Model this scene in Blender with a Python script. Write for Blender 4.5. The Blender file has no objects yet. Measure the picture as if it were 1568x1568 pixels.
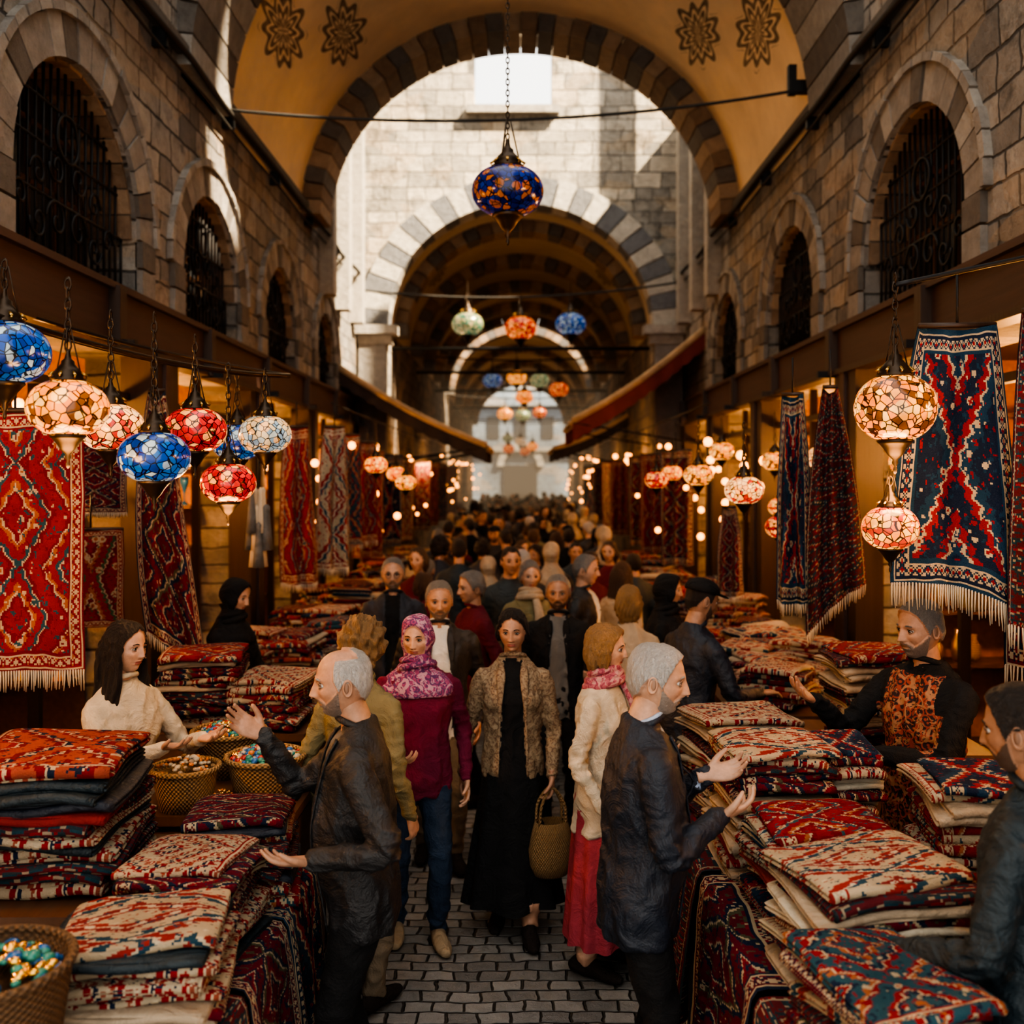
import bpy, math, random
import numpy as np
from mathutils import Vector, Matrix, noise
random.seed(7); np.random.seed(7)
PI=math.pi
scene=bpy.context.scene
# ------------------------------------------------------------------ nodes
class NT:
    def __init__(s,name):
        s.mat=bpy.data.materials.new(name); s.mat.use_nodes=True
        s.t=s.mat.node_tree; s.t.nodes.clear()
        s.out=s.t.nodes.new('ShaderNodeOutputMaterial')
        s.b=s.t.nodes.new('ShaderNodeBsdfPrincipled')
        s.t.links.new(s.b.outputs[0],s.out.inputs[0])
    def n(s,ty,**k):
        q=s.t.nodes.new(ty)
        for a,v in k.items(): setattr(q,a,v)
        return q
    def put(s,sock,v):
        if isinstance(v,bpy.types.NodeSocket): s.t.links.new(v,sock)
        elif v is not None:
            if isinstance(v,(tuple,list)) and len(v)==3 and sock.type=='RGBA': v=(*v,1)
            sock.default_value=v
    def m(s,op,a,b=None,c=None,clamp=False):
        q=s.n('ShaderNodeMath',operation=op); q.use_clamp=clamp
        s.put(q.inputs[0],a)
        if b is not None: s.put(q.inputs[1],b)
        if c is not None: s.put(q.inputs[2],c)
        return q.outputs[0]
    def mix(s,f,a,b,bt='MIX'):
        q=s.n('ShaderNodeMix',data_type='RGBA',blend_type=bt)
        s.put(q.inputs[0],f); s.put(q.inputs[6],a); s.put(q.inputs[7],b)
        return q.outputs[2]
    def noise(s,vec,scale,detail=4,rough=.55,dist=0):
        q=s.n('ShaderNodeTexNoise'); s.put(q.inputs['Vector'],vec)
        q.inputs['Scale'].default_value=scale; q.inputs['Detail'].default_value=detail
        q.inputs['Roughness'].default_value=rough; q.inputs['Distortion'].default_value=dist
        return q
    def vor(s,vec,scale,feature='F1'):
        q=s.n('ShaderNodeTexVoronoi',feature=feature); s.put(q.inputs['Vector'],vec); q.inputs['Scale'].default_value=scale
        return q
    def ramp(s,f,stops,const=False):
        q=s.n('ShaderNodeValToRGB'); r=q.color_ramp
        r.interpolation='CONSTANT' if const else 'LINEAR'
        while len(r.elements)<len(stops): r.elements.new(.5)
        for e,(p,c) in zip(r.elements,stops):
            e.position=p; e.color=(*c,1) if len(c)==3 else c
        s.put(q.inputs[0],f); return q.outputs[0]
    def pos(s): return s.n('ShaderNodeNewGeometry').outputs['Position']
    def obj(s): return s.n('ShaderNodeTexCoord').outputs['Object']
    def uv(s): return s.n('ShaderNodeTexCoord').outputs['UV']
    def sep(s,v):
        q=s.n('ShaderNodeSeparateXYZ'); s.put(q.inputs[0],v); return q.outputs
    def comb(s,x,y,z=0.0):
        q=s.n('ShaderNodeCombineXYZ'); s.put(q.inputs[0],x); s.put(q.inputs[1],y); s.put(q.inputs[2],z); return q.outputs[0]
    def bump(s,h,st=.5,d=.02):
        q=s.n('ShaderNodeBump'); q.inputs['Strength'].default_value=st; q.inputs['Distance'].default_value=d
        s.put(q.inputs['Height'],h); s.t.links.new(q.outputs[0],s.b.inputs['Normal'])
    def fin(s,col=None,rough=.8,metal=0,spec=None):
        s.put(s.b.inputs['Base Color'],col) if col is not None else None
        s.put(s.b.inputs['Roughness'],rough); s.put(s.b.inputs['Metallic'],metal)
        if spec is not None: s.b.inputs['Specular IOR Level'].default_value=spec
        return s.mat
MATS={}
def reg(name,mat): MATS[name]=mat; return mat
def stone(name,axes,c1,c2,mort,bw,rh,dist=.09,rough=.9,bs=1.0,noise_amt=.75,ms=.014,warm=(.42,.30,.19)):
    t=NT(name); p=t.pos(); nz=t.noise(p,2.3,4)
    o=t.sep(p); ax={'x':o[0],'y':o[1],'z':o[2]}
    no=t.sep(nz.outputs['Color'])
    a=t.m('ADD',ax[axes[0]],t.m('MULTIPLY',t.m('SUBTRACT',no[0],.5),dist*2))
    b=t.m('ADD',ax[axes[1]],t.m('MULTIPLY',t.m('SUBTRACT',no[1],.5),dist))
    b=t.m('ADD',b,t.m('MULTIPLY',t.m('SINE',t.m('MULTIPLY',b,4.3)),.05))
    br=t.n('ShaderNodeTexBrick'); t.put(br.inputs['Vector'],t.comb(a,b))
    br.offset=.43; br.offset_frequency=2; br.squash=.62; br.squash_frequency=3
    br.inputs['Scale'].default_value=1; br.inputs['Brick Width'].default_value=bw; br.inputs['Row Height'].default_value=rh
    br.inputs['Mortar Size'].default_value=ms; br.inputs['Mortar Smooth'].default_value=.6; br.inputs['Bias'].default_value=-.1
    t.put(br.inputs['Color1'],c1); t.put(br.inputs['Color2'],c2); t.put(br.inputs['Mortar'],mort)
    n2=t.noise(p,6,8,.72); n3=t.noise(p,.7,3); n4=t.noise(p,28,5,.7)
    v=t.m('ADD',t.m('MULTIPLY',n2.outputs[0],noise_amt*1.6),t.m('MULTIPLY',n3.outputs[0],noise_amt*.8))
    v=t.m('ADD',v,1-noise_amt*1.2)
    col=t.mix(1.0,br.outputs['Color'],t.comb(v,v,v),'MULTIPLY')
    cell=t.vor(t.comb(t.m('MULTIPLY',a,1/bw),t.m('MULTIPLY',b,1/rh)),.9)
    tone=t.sep(cell.outputs['Color'])[1]; col=t.mix(t.m('MULTIPLY',t.m('GREATER_THAN',tone,.70),.35),col,t.mix(1.0,warm,t.comb(v,v,v),'MULTIPLY'))
    grime=t.m('MULTIPLY',t.ramp(t.noise(p,2.7,7,.72).outputs[0],[(.52,(0,0,0)),(.66,(1,1,1))]),.6); col=t.mix(grime,col,tuple(x*.30 for x in c2))
    h=t.m('ADD',t.m('MULTIPLY',br.outputs['Fac'],-1.0),t.m('ADD',t.m('MULTIPLY',n2.outputs[0],1.3),t.m('MULTIPLY',n4.outputs[0],.45)))
    t.bump(h,bs,.055)
    return reg(name,t.fin(col,rough))
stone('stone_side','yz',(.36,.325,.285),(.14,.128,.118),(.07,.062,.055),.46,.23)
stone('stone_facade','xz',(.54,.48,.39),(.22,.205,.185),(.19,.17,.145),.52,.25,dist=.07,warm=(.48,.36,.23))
stone('stone_far','xz',(.20,.24,.28),(.16,.20,.25),(.14,.17,.2),1.2,.5)  # bluish grey puts distance haze into the stone colour
stone('stone_dark','yz',(.18,.145,.11),(.10,.085,.07),(.04,.035,.03),.6,.3)
def flat_stone(name,c,amt=.6,rough=.88):
    t=NT(name); p=t.pos(); n=t.noise(p,8,8,.72); v=t.m('ADD',t.m('MULTIPLY',n.outputs[0],amt*2),1-amt)
    t.bump(n.outputs[0],1.0,.04)
    return reg(name,t.fin(t.mix(1.0,c,t.comb(v,v,v),'MULTIPLY'),rough))
flat_stone('vous_light',(.42,.385,.33)); flat_stone('vous_grey',(.15,.15,.155)); flat_stone('vous_brown',(.19,.125,.08)); flat_stone('vous_brown2',(.29,.20,.13)); flat_stone('vous_mid',(.22,.20,.18)); flat_stone('vous_mid2',(.28,.26,.235))
flat_stone('vous_dark',(.12,.105,.092)); flat_stone('trim_stone',(.33,.30,.26))
def plaster(name,c,orn):
    t=NT(name); p=t.pos(); n=t.noise(p,1.3,6,.65); col=t.mix(n.outputs[0],tuple(x*.62 for x in c),tuple(min(1,x*1.2) for x in c))
    if orn:
        u=t.sep(t.uv()); mask=None
        for (ph,y) in orn:
            a=t.m('MULTIPLY',t.m('SUBTRACT',u[0],ph),3.9); b=t.m('MULTIPLY',t.m('SUBTRACT',u[1],y),.60)
            r=t.m('SQRT',t.m('ADD',t.m('MULTIPLY',a,a),t.m('MULTIPLY',b,b)))
            th=t.m('ARCTAN2',a,b)
            pet=t.m('MULTIPLY',t.m('SINE',t.m('MULTIPLY',th,10.0)),.07)
            rr=t.m('ADD',r,pet)
            rings=t.m('GREATER_THAN',t.m('SINE',t.m('ADD',t.m('MULTIPLY',rr,40.0),t.m('MULTIPLY',t.m('SINE',t.m('MULTIPLY',th,6.0)),1.4))),-.35)
            mk=t.m('MULTIPLY',t.m('LESS_THAN',rr,.44),rings)
            mask=mk if mask is None else t.m('MAXIMUM',mask,mk)
        mask=t.m('MULTIPLY',mask,t.m('ADD',t.m('MULTIPLY',t.noise(p,14,4).outputs[0],.6),.5),clamp=True)
        col=t.mix(mask,col,(.04,.024,.015))
    t.bump(n.outputs[0],.3,.03)
    return reg(name,t.fin(col,.85))
A43=math.radians(43); A29=math.radians(29)
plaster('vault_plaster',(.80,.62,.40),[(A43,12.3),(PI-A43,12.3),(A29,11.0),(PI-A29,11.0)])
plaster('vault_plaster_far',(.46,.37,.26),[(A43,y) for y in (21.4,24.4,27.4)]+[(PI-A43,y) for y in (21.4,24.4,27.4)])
def cobble():
    t=NT('cobblestone'); p=t.pos(); nz=t.noise(p,3.4,3); no=t.sep(nz.outputs['Color']); o=t.sep(p)
    a=t.m('ADD',o[0],t.m('MULTIPLY',no[0],.10)); b=t.m('ADD',o[1],t.m('MULTIPLY',no[1],.10))
    br=t.n('ShaderNodeTexBrick'); t.put(br.inputs['Vector'],t.comb(a,b)); br.offset=.5
    br.inputs['Scale'].default_value=1; br.inputs['Brick Width'].default_value=.135; br.inputs['Row Height'].default_value=.092
    br.inputs['Mortar Size'].default_value=.008; br.inputs['Mortar Smooth'].default_value=.9
    t.put(br.inputs['Color1'],(.25,.235,.22)); t.put(br.inputs['Color2'],(.13,.125,.12)); t.put(br.inputs['Mortar'],(.06,.054,.047))
    n2=t.noise(p,16,6,.7); v=t.m('ADD',t.m('MULTIPLY',n2.outputs[0],.9),.5)
    col=t.mix(1.0,br.outputs['Color'],t.comb(v,v,v),'MULTIPLY')
    t.bump(t.m('ADD',t.m('MULTIPLY',br.outputs['Fac'],-1.0),t.m('MULTIPLY',n2.outputs[0],.5)),1.0,.025)
    return reg('cobblestone',t.fin(col,.38))
cobble()
def wood(name,c,axis=2,rough=.5):
    t=NT(name); p=t.obj(); mp=t.n('ShaderNodeMapping'); t.put(mp.inputs[0],p)
    sc=[22,22,22]; sc[axis]=1.5; mp.inputs['Scale'].default_value=sc
    n=t.noise(mp.outputs[0],1,5,.6); col=t.mix(n.outputs[0],tuple(x*.5 for x in c),tuple(x*1.5 for x in c))
    t.bump(n.outputs[0],.25,.01); return reg(name,t.fin(col,rough))
wood('dark_wood',(.035,.018,.011)); wood('table_wood',(.09,.042,.022),1); wood('shop_wood',(.30,.125,.035),1); wood('fascia',(.048,.024,.019),1,.6)
def plain(name,c,rough=.6,metal=0,emit=None,es=0,nb=0,nscale=60,spec=None):
    t=NT(name)
    if nb:
        n=t.noise(t.obj(),nscale,4); t.bump(n.outputs[0],nb,.004)
        v=t.m('ADD',t.m('MULTIPLY',t.noise(t.obj(),nscale*.12,4,.6).outputs[0],.9),.55)
        col=t.mix(1.0,c,t.comb(v,v,v),'MULTIPLY')
    else: col=c
    if emit: t.put(t.b.inputs['Emission Color'],emit); t.b.inputs['Emission Strength'].default_value=es
    return reg(name,t.fin(col,rough,metal,spec))
plain('iron',(.02,.02,.022),.5,.6); plain('brass',(.55,.33,.10),.3,.9); plain('lamp_metal',(.05,.035,.025),.4,.8); plain('cable',(.02,.018,.016),.7)
plain('glass_dark',(.035,.038,.042),.2)
plain('bulb',(1,.5,.15),.4,0,(1,.36,.07),6); plain('bulb_soft',(1,.6,.2),.4,0,(1,.40,.09),5)
SK=dict(skin_a=(.37,.20,.128),skin_b=(.45,.26,.175),skin_c=(.30,.16,.10))
for k,c in SK.items():
    plain(k,c,.48,0,nb=.3,nscale=260); plain(k+'_dark',tuple(x*.58 for x in c),.55)
plain('lips',(.32,.10,.08),.45); plain('eye_white',(.48,.44,.40),.25); plain('iris',(.015,.009,.006),.15)
def hairm(name,c):
    t=NT(name); p=t.obj(); mp=t.n('ShaderNodeMapping'); t.put(mp.inputs[0],p); mp.inputs['Scale'].default_value=(260,90,50)
    n=t.noise(mp.outputs[0],1,4,.6,1.5); col=t.mix(n.outputs[0],tuple(x*.4 for x in c),tuple(min(1,x*1.5) for x in c)); t.bump(n.outputs[0],1.0,.012)
    return reg(name,t.fin(col,.55))
hairm('hair_white',(.40,.385,.37)); hairm('hair_grey',(.17,.16,.15)); hairm('hair_black',(.014,.010,.009)); hairm('hair_brown',(.055,.028,.016)); hairm('hair_blonde',(.27,.155,.07)); hairm('stubble_grey',(.25,.185,.15)); hairm('stubble_dark',(.12,.072,.05)); hairm('stubble_white',(.34,.28,.24))
def cloth(name,c,scale=160,nb=.6,rough=.85,spec=.25):
    t=NT(name); o=t.obj(); n=t.noise(o,scale,3); n2=t.noise(o,7,5,.6,1.2)
    v=t.m('ADD',t.m('MULTIPLY',n2.outputs[0],.8),.6)
    t.bump(t.m('ADD',t.m('MULTIPLY',n.outputs[0],.08),n2.outputs[0]),nb,.05)
    return reg(name,t.fin(t.mix(1.0,c,t.comb(v,v,v),'MULTIPLY'),rough,0,spec))
for k,c in dict(c_black=(.012,.012,.013),c_cream=(.46,.40,.31),c_white=(.56,.55,.52),
  c_grey=(.13,.125,.12),c_shirtblue=(.34,.40,.52),c_magenta=(.14,.016,.04),c_maroon=(.11,.014,.022),c_olive=(.18,.15,.08),c_tan=(.3,.22,.14),c_jean=(.025,.042,.075),
  c_red=(.22,.03,.026),c_pinkskirt=(.30,.05,.065),c_khaki=(.15,.115,.08),c_brown=(.05,.03,.02),c_rednap=(.20,.022,.022),c_beige=(.34,.265,.19),c_leather=(.018,.012,.01)).items(): cloth(k,c)
for k,c in dict(c_navy=(.013,.018,.030),c_char=(.018,.018,.020),c_teal=(.010,.021,.029)).items(): cloth(k,c,rough=.55,spec=.45)
def embroid(name,base,c2,c3,sc):
    t=NT(name); o=t.obj(); v=t.vor(o,sc); n=t.noise(o,sc*.5,3,.6,2.5)
    a=t.m('GREATER_THAN',t.m('SINE',t.m('MULTIPLY',v.outputs['Distance'],14.0)),.2); b=t.m('GREATER_THAN',n.outputs[0],.54)
    col=t.mix(a,base,c2); col=t.mix(t.m('MULTIPLY',b,.8),col,c3); t.bump(v.outputs['Distance'],.5,.01)
    return reg(name,t.fin(col,.85))
embroid('emb_tan',(.24,.165,.10),(.15,.09,.055),(.30,.22,.14),40); embroid('emb_vest',(.025,.010,.010),(.26,.05,.03),(.36,.18,.09),30)
embroid('emb_scarf',(.24,.045,.13),(.09,.025,.10),(.42,.26,.31),34); embroid('emb_pink',(.36,.10,.13),(.24,.05,.08),(.44,.26,.24),30)
def rug(name,cols,nrep=2.0,k=2.4,flor=9,bord=.11,thr=.2,shift=0,asp=1.5):
    t=NT(name); u=t.sep(t.uv())
    wob=t.noise(t.uv(),4,2); ws=t.sep(wob.outputs['Color'])
    U0=t.m('ADD',u[0],t.m('MULTIPLY',t.m('SUBTRACT',ws[0],.5),.03)); V0=t.m('ADD',u[1],t.m('MULTIPLY',t.m('SUBTRACT',ws[1],.5),.03))
    U=t.m('SNAP',U0,1/96.); V=t.m('SNAP',V0,1/150.)
    cu=t.m('ABSOLUTE',t.m('SUBTRACT',U,.5)); vv=t.m('PINGPONG',t.m('MULTIPLY',V,nrep),.5)
    D=t.m('ADD',t.m('MULTIPLY',cu,asp),vv)
    saw=t.m('MULTIPLY',t.m('PINGPONG',t.m('MULTIPLY',V,18.0),.5),.10)
    D=t.m('ADD',t.m('ADD',D,saw),shift)
    band=t.m('FRACT',t.m('MULTIPLY',D,k))
    r,n,c,o,g=cols
    fld=t.ramp(band,[(0,r),(.34,n),(.42,c),(.47,o),(.56,r),(.76,g),(.84,c),(.88,n)],True)
    qv=t.comb(U,t.m('MULTIPLY',V,1.6))
    vo=t.vor(qv,flor); fl=t.m('LESS_THAN',vo.outputs['Distance'],thr); ring=t.m('LESS_THAN',vo.outputs['Distance'],thr*.5)
    fld=t.mix(fl,fld,c); fld=t.mix(ring,fld,o)
    v2=t.vor(qv,flor*2.6); fld=t.mix(t.m('MULTIPLY',t.m('LESS_THAN',v2.outputs['Distance'],.22),t.m('GREATER_THAN',t.sep(v2.outputs['Color'])[0],.45)),fld,t.mix(t.m('GREATER_THAN',t.sep(v2.outputs['Color'])[1],.5),c,g))
    ns=t.noise(qv,20,2); fld=t.mix(t.m('GREATER_THAN',ns.outputs[0],.62),fld,n); fld=t.mix(t.m('LESS_THAN',ns.outputs[0],.36),fld,g)
    e=t.m('MINIMUM',t.m('SUBTRACT',.5,cu),t.m('MINIMUM',t.m('MULTIPLY',V,1.5),t.m('MULTIPLY',t.m('SUBTRACT',1.0,V),1.5)))
    bz=t.m('ADD',t.m('PINGPONG',t.m('MULTIPLY',V,26.0),.5),t.m('PINGPONG',t.m('MULTIPLY',U,18.0),.5))
    bc=t.ramp(bz,[(0,c),(.35,r),(.5,n),(.62,c),(.75,o)],True)
    st=t.ramp(t.m('DIVIDE',e,bord),[(0,n),(.14,c),(.22,r),(.34,(0,0,0)),(.78,c),(.86,n)],True)
    inner=t.m('MULTIPLY',t.m('GREATER_THAN',e,bord*.34),t.m('LESS_THAN',e,bord*.78))
    st=t.mix(inner,st,bc)
    col=t.mix(t.m('LESS_THAN',e,bord),fld,st)
    fade=t.noise(t.obj(),5,5,.65); v=t.m('ADD',t.m('MULTIPLY',fade.outputs[0],.9),.45)
    col=t.mix(1.0,col,t.comb(v,v,v),'MULTIPLY')
    fine=t.noise(t.obj(),220,2); t.bump(t.m('ADD',fine.outputs[0],fade.outputs[0]),.7,.010)
    return reg(name,t.fin(col,.95,0,.15))
R_=(.24,.018,.020); N_=(.013,.022,.048); C_=(.42,.33,.22); O_=(.32,.11,.045); G_=(.025,.075,.10)
rug('rug_red',(R_,(.17,.014,.018),C_,O_,G_),2.5,1.5,8,asp=2.2); rug('rug_navy',(N_,(.015,.045,.085),C_,R_,R_),1.0,1.3,7,shift=.1,asp=1.2,bord=.15); rug('rug_cream',((.38,.31,.22),R_,(.46,.38,.27),(.26,.07,.045),N_),1.5,2.6,10,shift=.2)
rug('rug_maroon',((.12,.010,.020),N_,C_,(.20,.018,.028),(.08,.075,.045)),3.5,1.6,12,thr=.16); rug('rug_orange',((.30,.07,.045),(.17,.016,.02),C_,R_,N_),1.5,2.0,7,shift=.3); rug('rug_teal',(G_,R_,C_,O_,N_),2,2.2,9)
rug('rug_stripe',((.11,.018,.022),(.025,.04,.05),(.30,.24,.17),R_,(.018,.055,.075)),5,3.4,14,bord=.04,thr=.12,asp=.4); rug('rug_floral',(R_,(.14,.010,.020),C_,O_,(.05,.10,.05)),1.0,1.2,5,thr=.3)
rug('rug_kilim',((.40,.32,.22),(.27,.035,.03),(.48,.41,.30),(.22,.03,.03),(.022,.06,.09)),2.0,1.4,6,shift=.05,asp=1.0,bord=.07,thr=.1)
RUGS=['rug_red','rug_navy','rug_cream','rug_maroon','rug_orange','rug_teal','rug_stripe','rug_kilim']
def mosaic(name,cols,es,sc=36,lead=.06):
    t=NT(name); o=t.obj(); v=t.vor(o,sc); d=t.vor(o,sc,'DISTANCE_TO_EDGE')
    rnd=t.sep(v.outputs['Color'])[0]
    col=t.ramp(rnd,[(i/len(cols),c) for i,c in enumerate(cols)],True)
    big=t.vor(o,sc*.36); pet=t.m('LESS_THAN',big.outputs['Distance'],.34); col=t.mix(t.m('MULTIPLY',pet,.85),col,cols[-1])
    edge=t.m('GREATER_THAN',d.outputs[0],lead); ev=t.m('ADD',t.m('MULTIPLY',edge,.95),.05)
    glow=t.m('ADD',t.m('MULTIPLY',t.noise(o,sc*.2,2).outputs[0],2.2),-.1); ev=t.m('MULTIPLY',ev,glow)
    col2=t.mix(1.0,col,t.comb(ev,ev,ev),'MULTIPLY')
    t.put(t.b.inputs['Emission Color'],col2); t.b.inputs['Emission Strength'].default_value=es
    t.bump(d.outputs[0],.4,.004)
    return reg(name,t.fin(t.mix(1.0,col2,(.4,.4,.4),'MULTIPLY'),.18))
mosaic('g_amber',[(1,.25,.02),(1,.33,.04),(.16,.045,.008),(.9,.20,.015),(1,.46,.11)],1.7); mosaic('g_cream',[(1,.44,.13),(1,.36,.08),(.45,.03,.015),(1,.52,.20)],1.5)
mosaic('g_blue',[(.006,.04,.25),(.008,.07,.36),(.015,.13,.42),(.42,.50,.52)],.6); mosaic('g_red',[(.50,.008,.006),(.60,.02,.008),(.30,.006,.006),(1,.36,.09)],1.2)
mosaic('g_green',[(.03,.22,.15),(.12,.30,.18),(.35,.42,.2),(.8,.6,.3)],.6); mosaic('g_cobalt',[(.008,.02,.22),(.01,.035,.32),(.006,.012,.14),(.015,.05,.38),(.70,.20,.03)],.24,28)
mosaic('g_orange',[(1,.15,.01),(1,.25,.03),(.45,.035,.006),(1,.42,.09)],1.7); mosaic('g_white',[(.75,.5,.26),(.5,.48,.4),(.25,.32,.36),(1,.48,.16)],.9)
def woven(name,c):
    t=NT(name); o=t.sep(t.obj()); th=t.m('ARCTAN2',o[0],o[1])
    w=t.m('MULTIPLY',t.m('SINE',t.m('MULTIPLY',o[2],330.0)),t.m('SINE',t.m('MULTIPLY',th,46.0)))
    v=t.m('ADD',t.m('MULTIPLY',w,.35),.75); t.bump(w,.8,.006)
    return reg(name,t.fin(t.mix(1.0,c,t.comb(v,v,v),'MULTIPLY'),.75))
woven('wicker',(.34,.20,.085)); woven('wicker_dark',(.15,.08,.036))
plain('gold',(.75,.45,.10),.25,.9); plain('bead_blue',(.02,.11,.30),.2); plain('bead_red',(.35,.025,.02),.25); plain('bead_green',(.03,.20,.16),.25); plain('bead_white',(.42,.37,.28),.3); plain('bead_orange',(.5,.16,.03),.3)
plain('awning_tan',(.38,.26,.15),.8,nb=.4); plain('awning_red',(.14,.022,.018),.8,nb=.4); plain('awning_dark',(.03,.021,.017),.8,nb=.3); plain('fringe',(.46,.38,.28),.9)
# ------------------------------------------------------------------ mesh builder
class MB:
    def __init__(s): s.V=[];s.F=[];s.M=[];s.U=[];s.S=[];s.n=0;s.mats=[]
    def mi(s,m):
        if m not in s.mats: s.mats.append(m)
        return s.mats.index(m)
    def add(s,V,F,mat,uv=None,smooth=True):
        V=np.asarray(V,float)
        if isinstance(F,np.ndarray): F=F.tolist()
        n0=s.n; s.V.append(V); s.F.extend([[i+n0 for i in f] for f in F]); s.n+=len(V)
        s.U.append(np.zeros((len(V),2)) if uv is None else np.asarray(uv,float))
        if isinstance(mat,str): s.M.extend([s.mi(mat)]*len(F))
        else:
            idx={m:s.mi(m) for m in dict.fromkeys(mat)}; s.M.extend([idx[m] for m in mat])
        s.S.extend([smooth]*len(F))
    def build(s,name,origin=(0,0,0),rot=0,scale=1,parent=None):
        V=np.vstack(s.V); me=bpy.data.meshes.new(name); me.from_pydata(V.tolist(),[],s.F)
        for m in s.mats: me.materials.append(MATS[m])
        me.polygons.foreach_set('material_index',s.M); me.polygons.foreach_set('use_smooth',s.S)
        uvl=me.uv_layers.new(name='UVMap'); li=np.zeros(len(me.loops),dtype=np.int32); me.loops.foreach_get('vertex_index',li)
        uvl.data.foreach_set('uv',np.vstack(s.U)[li].ravel()); me.update()
        ob=bpy.data.objects.new(name,me); scene.collection.objects.link(ob); ob.location=origin; ob.rotation_euler=(0,0,rot); ob.scale=(scale,)*3
        if parent: ob.parent=parent
        return ob
def inst(ob,name,loc,rot=0,scale=1,parent=None):
    o=bpy.data.objects.new(name,ob.data); scene.collection.objects.link(o); o.location=loc; o.rotation_euler=(0,0,rot); o.scale=(scale,)*3
    if parent: o.parent=parent
    return o
def nrm(v): v=np.asarray(v,float); return v/max(1e-9,np.linalg.norm(v))
def box(mb,c,s,mat,rot=0):
    c=np.array(c,float); h=np.array(s,float)/2
    v=np.array([[x,y,z] for x in(-1,1) for y in(-1,1) for z in(-1,1)])*h
    if rot: cr,sr=math.cos(rot),math.sin(rot); v=np.column_stack([v[:,0]*cr-v[:,1]*sr,v[:,0]*sr+v[:,1]*cr,v[:,2]])
    F=[(0,1,3,2),(4,6,7,5),(0,4,5,1),(2,3,7,6),(0,2,6,4),(1,5,7,3)]
    mb.add(v+c,F,mat,smooth=False)
def catmull(P,sub):
    P=np.asarray(P,float)
    if sub<=1 or len(P)<3:
        if len(P)==2 and sub>1: return np.array([P[0]+(P[1]-P[0])*t for t in np.linspace(0,1,sub+1)])
        return P
    Q=np.vstack([2*P[0]-P[1],P,2*P[-1]-P[-2]]); out=[]
    for i in range(1,len(Q)-2):
        for k in range(sub):
            t=k/sub; a,b,c,d=Q[i-1],Q[i],Q[i+1],Q[i+2]
            out.append(.5*((2*b)+(-a+c)*t+(2*a-5*b+4*c-d)*t*t+(-a+3*b-3*c+d)*t**3))
    out.append(P[-1]); return np.array(out)
def tube(P,R,n=12,ref=(1,0,0),sub=1,rnd=False):
    P=np.asarray(P,float); R=np.array([(r,r) if np.isscalar(r) else r for r in (R if hasattr(R,'__len__') else [R]*len(P))],float)
    if sub>1: PR=catmull(np.hstack([P,R]),sub); P=PR[:,:3]; R=PR[:,3:]
    if rnd:
        d0=nrm(P[0]-P[1]); d1=nrm(P[-1]-P[-2]); a=R[0].min(); b=R[-1].min()
        P=np.vstack([P[0]+d0*a*.92,P[0]+d0*a*.7,P,P[-1]+d1*b*.7,P[-1]+d1*b*.92]); R=np.vstack([R[0]*.4,R[0]*.72,R,R[-1]*.72,R[-1]*.4])
    m=len(P); T=np.gradient(P,axis=0) if m>2 else np.array([P[1]-P[0]]*2)
    V=[];ref=np.array(ref,float); ang=np.linspace(0,2*PI,n,endpoint=False); ca,sa=np.cos(ang)[:,None],np.sin(ang)[:,None]; prev=None
    for i in range(m):
        t=nrm(T[i]); r=ref
        if abs(np.dot(r,t))>.97*np.linalg.norm(r): r=prev if prev is not None else np.array([t[1],t[2],t[0]])
        A=nrm(r-np.dot(r,t)*t); prev=A; B=np.cross(t,A)
        V.append(P[i]+ca*A*R[i,0]+sa*B*R[i,1])
    V=np.vstack(V); F=[]
    for i in range(m-1):
        for j in range(n): k=(j+1)%n; F.append((i*n+j,i*n+k,(i+1)*n+k,(i+1)*n+j))
    F.append(tuple(range(n-1,-1,-1))); F.append(tuple((m-1)*n+j for j in range(n)))
    uv=np.column_stack([np.tile(np.arange(n)/n,m),np.repeat(np.arange(m)/(m-1),n)])
    return V,F,uv
def lathe(prof,n=24,c=(0,0,0)):
    prof=np.array(prof,float); a=np.linspace(0,2*PI,n,endpoint=False); m=len(prof)
    V=np.vstack([np.column_stack([r*np.cos(a),r*np.sin(a),np.full(n,z)]) for r,z in prof])+np.array(c)
    F=[(i*n+j,i*n+(j+1)%n,(i+1)*n+(j+1)%n,(i+1)*n+j) for i in range(m-1) for j in range(n)]
    if prof[0,0]>1e-6: F.append(tuple(range(n-1,-1,-1)))
    F.append(tuple((m-1)*n+j for j in range(n)))
    uv=np.column_stack([np.tile(np.arange(n)/n,m),np.repeat(np.arange(m)/(m-1),n)])
    return V,F,uv
def ell(c,r,n=12,m=8):
    a=np.linspace(0,2*PI,n,endpoint=False); V=[]
    for t in np.linspace(.02,PI-.02,m): V.append(np.column_stack([np.sin(t)*np.cos(a)*r[0],np.sin(t)*np.sin(a)*r[1],np.full(n,np.cos(t)*r[2])]))
    V=np.vstack(V)+np.array(c); F=[(i*n+j,(i+1)*n+j,(i+1)*n+(j+1)%n,i*n+(j+1)%n) for i in range(m-1) for j in range(n)]
    F.append(tuple(range(n))); F.append(tuple((m-1)*n+j for j in range(n-1,-1,-1)))
    return V,F
def torus(c,R,r,ax=(0,0,1),n=16,k=6):
    ax=nrm(ax); A=nrm(np.cross(ax,(0.3,1,.2))); B=np.cross(ax,A); V=[]
    for t in np.linspace(0,2*PI,n,endpoint=False):
        d=A*math.cos(t)+B*math.sin(t)
        for s in np.linspace(0,2*PI,k,endpoint=False): V.append(np.array(c)+d*(R+r*math.cos(s))+ax*r*math.sin(s))
    F=[(i*k+j,((i+1)%n)*k+j,((i+1)%n)*k+(j+1)%k,i*k+(j+1)%k) for i in range(n) for j in range(k)]
    return np.array(V),F
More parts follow.
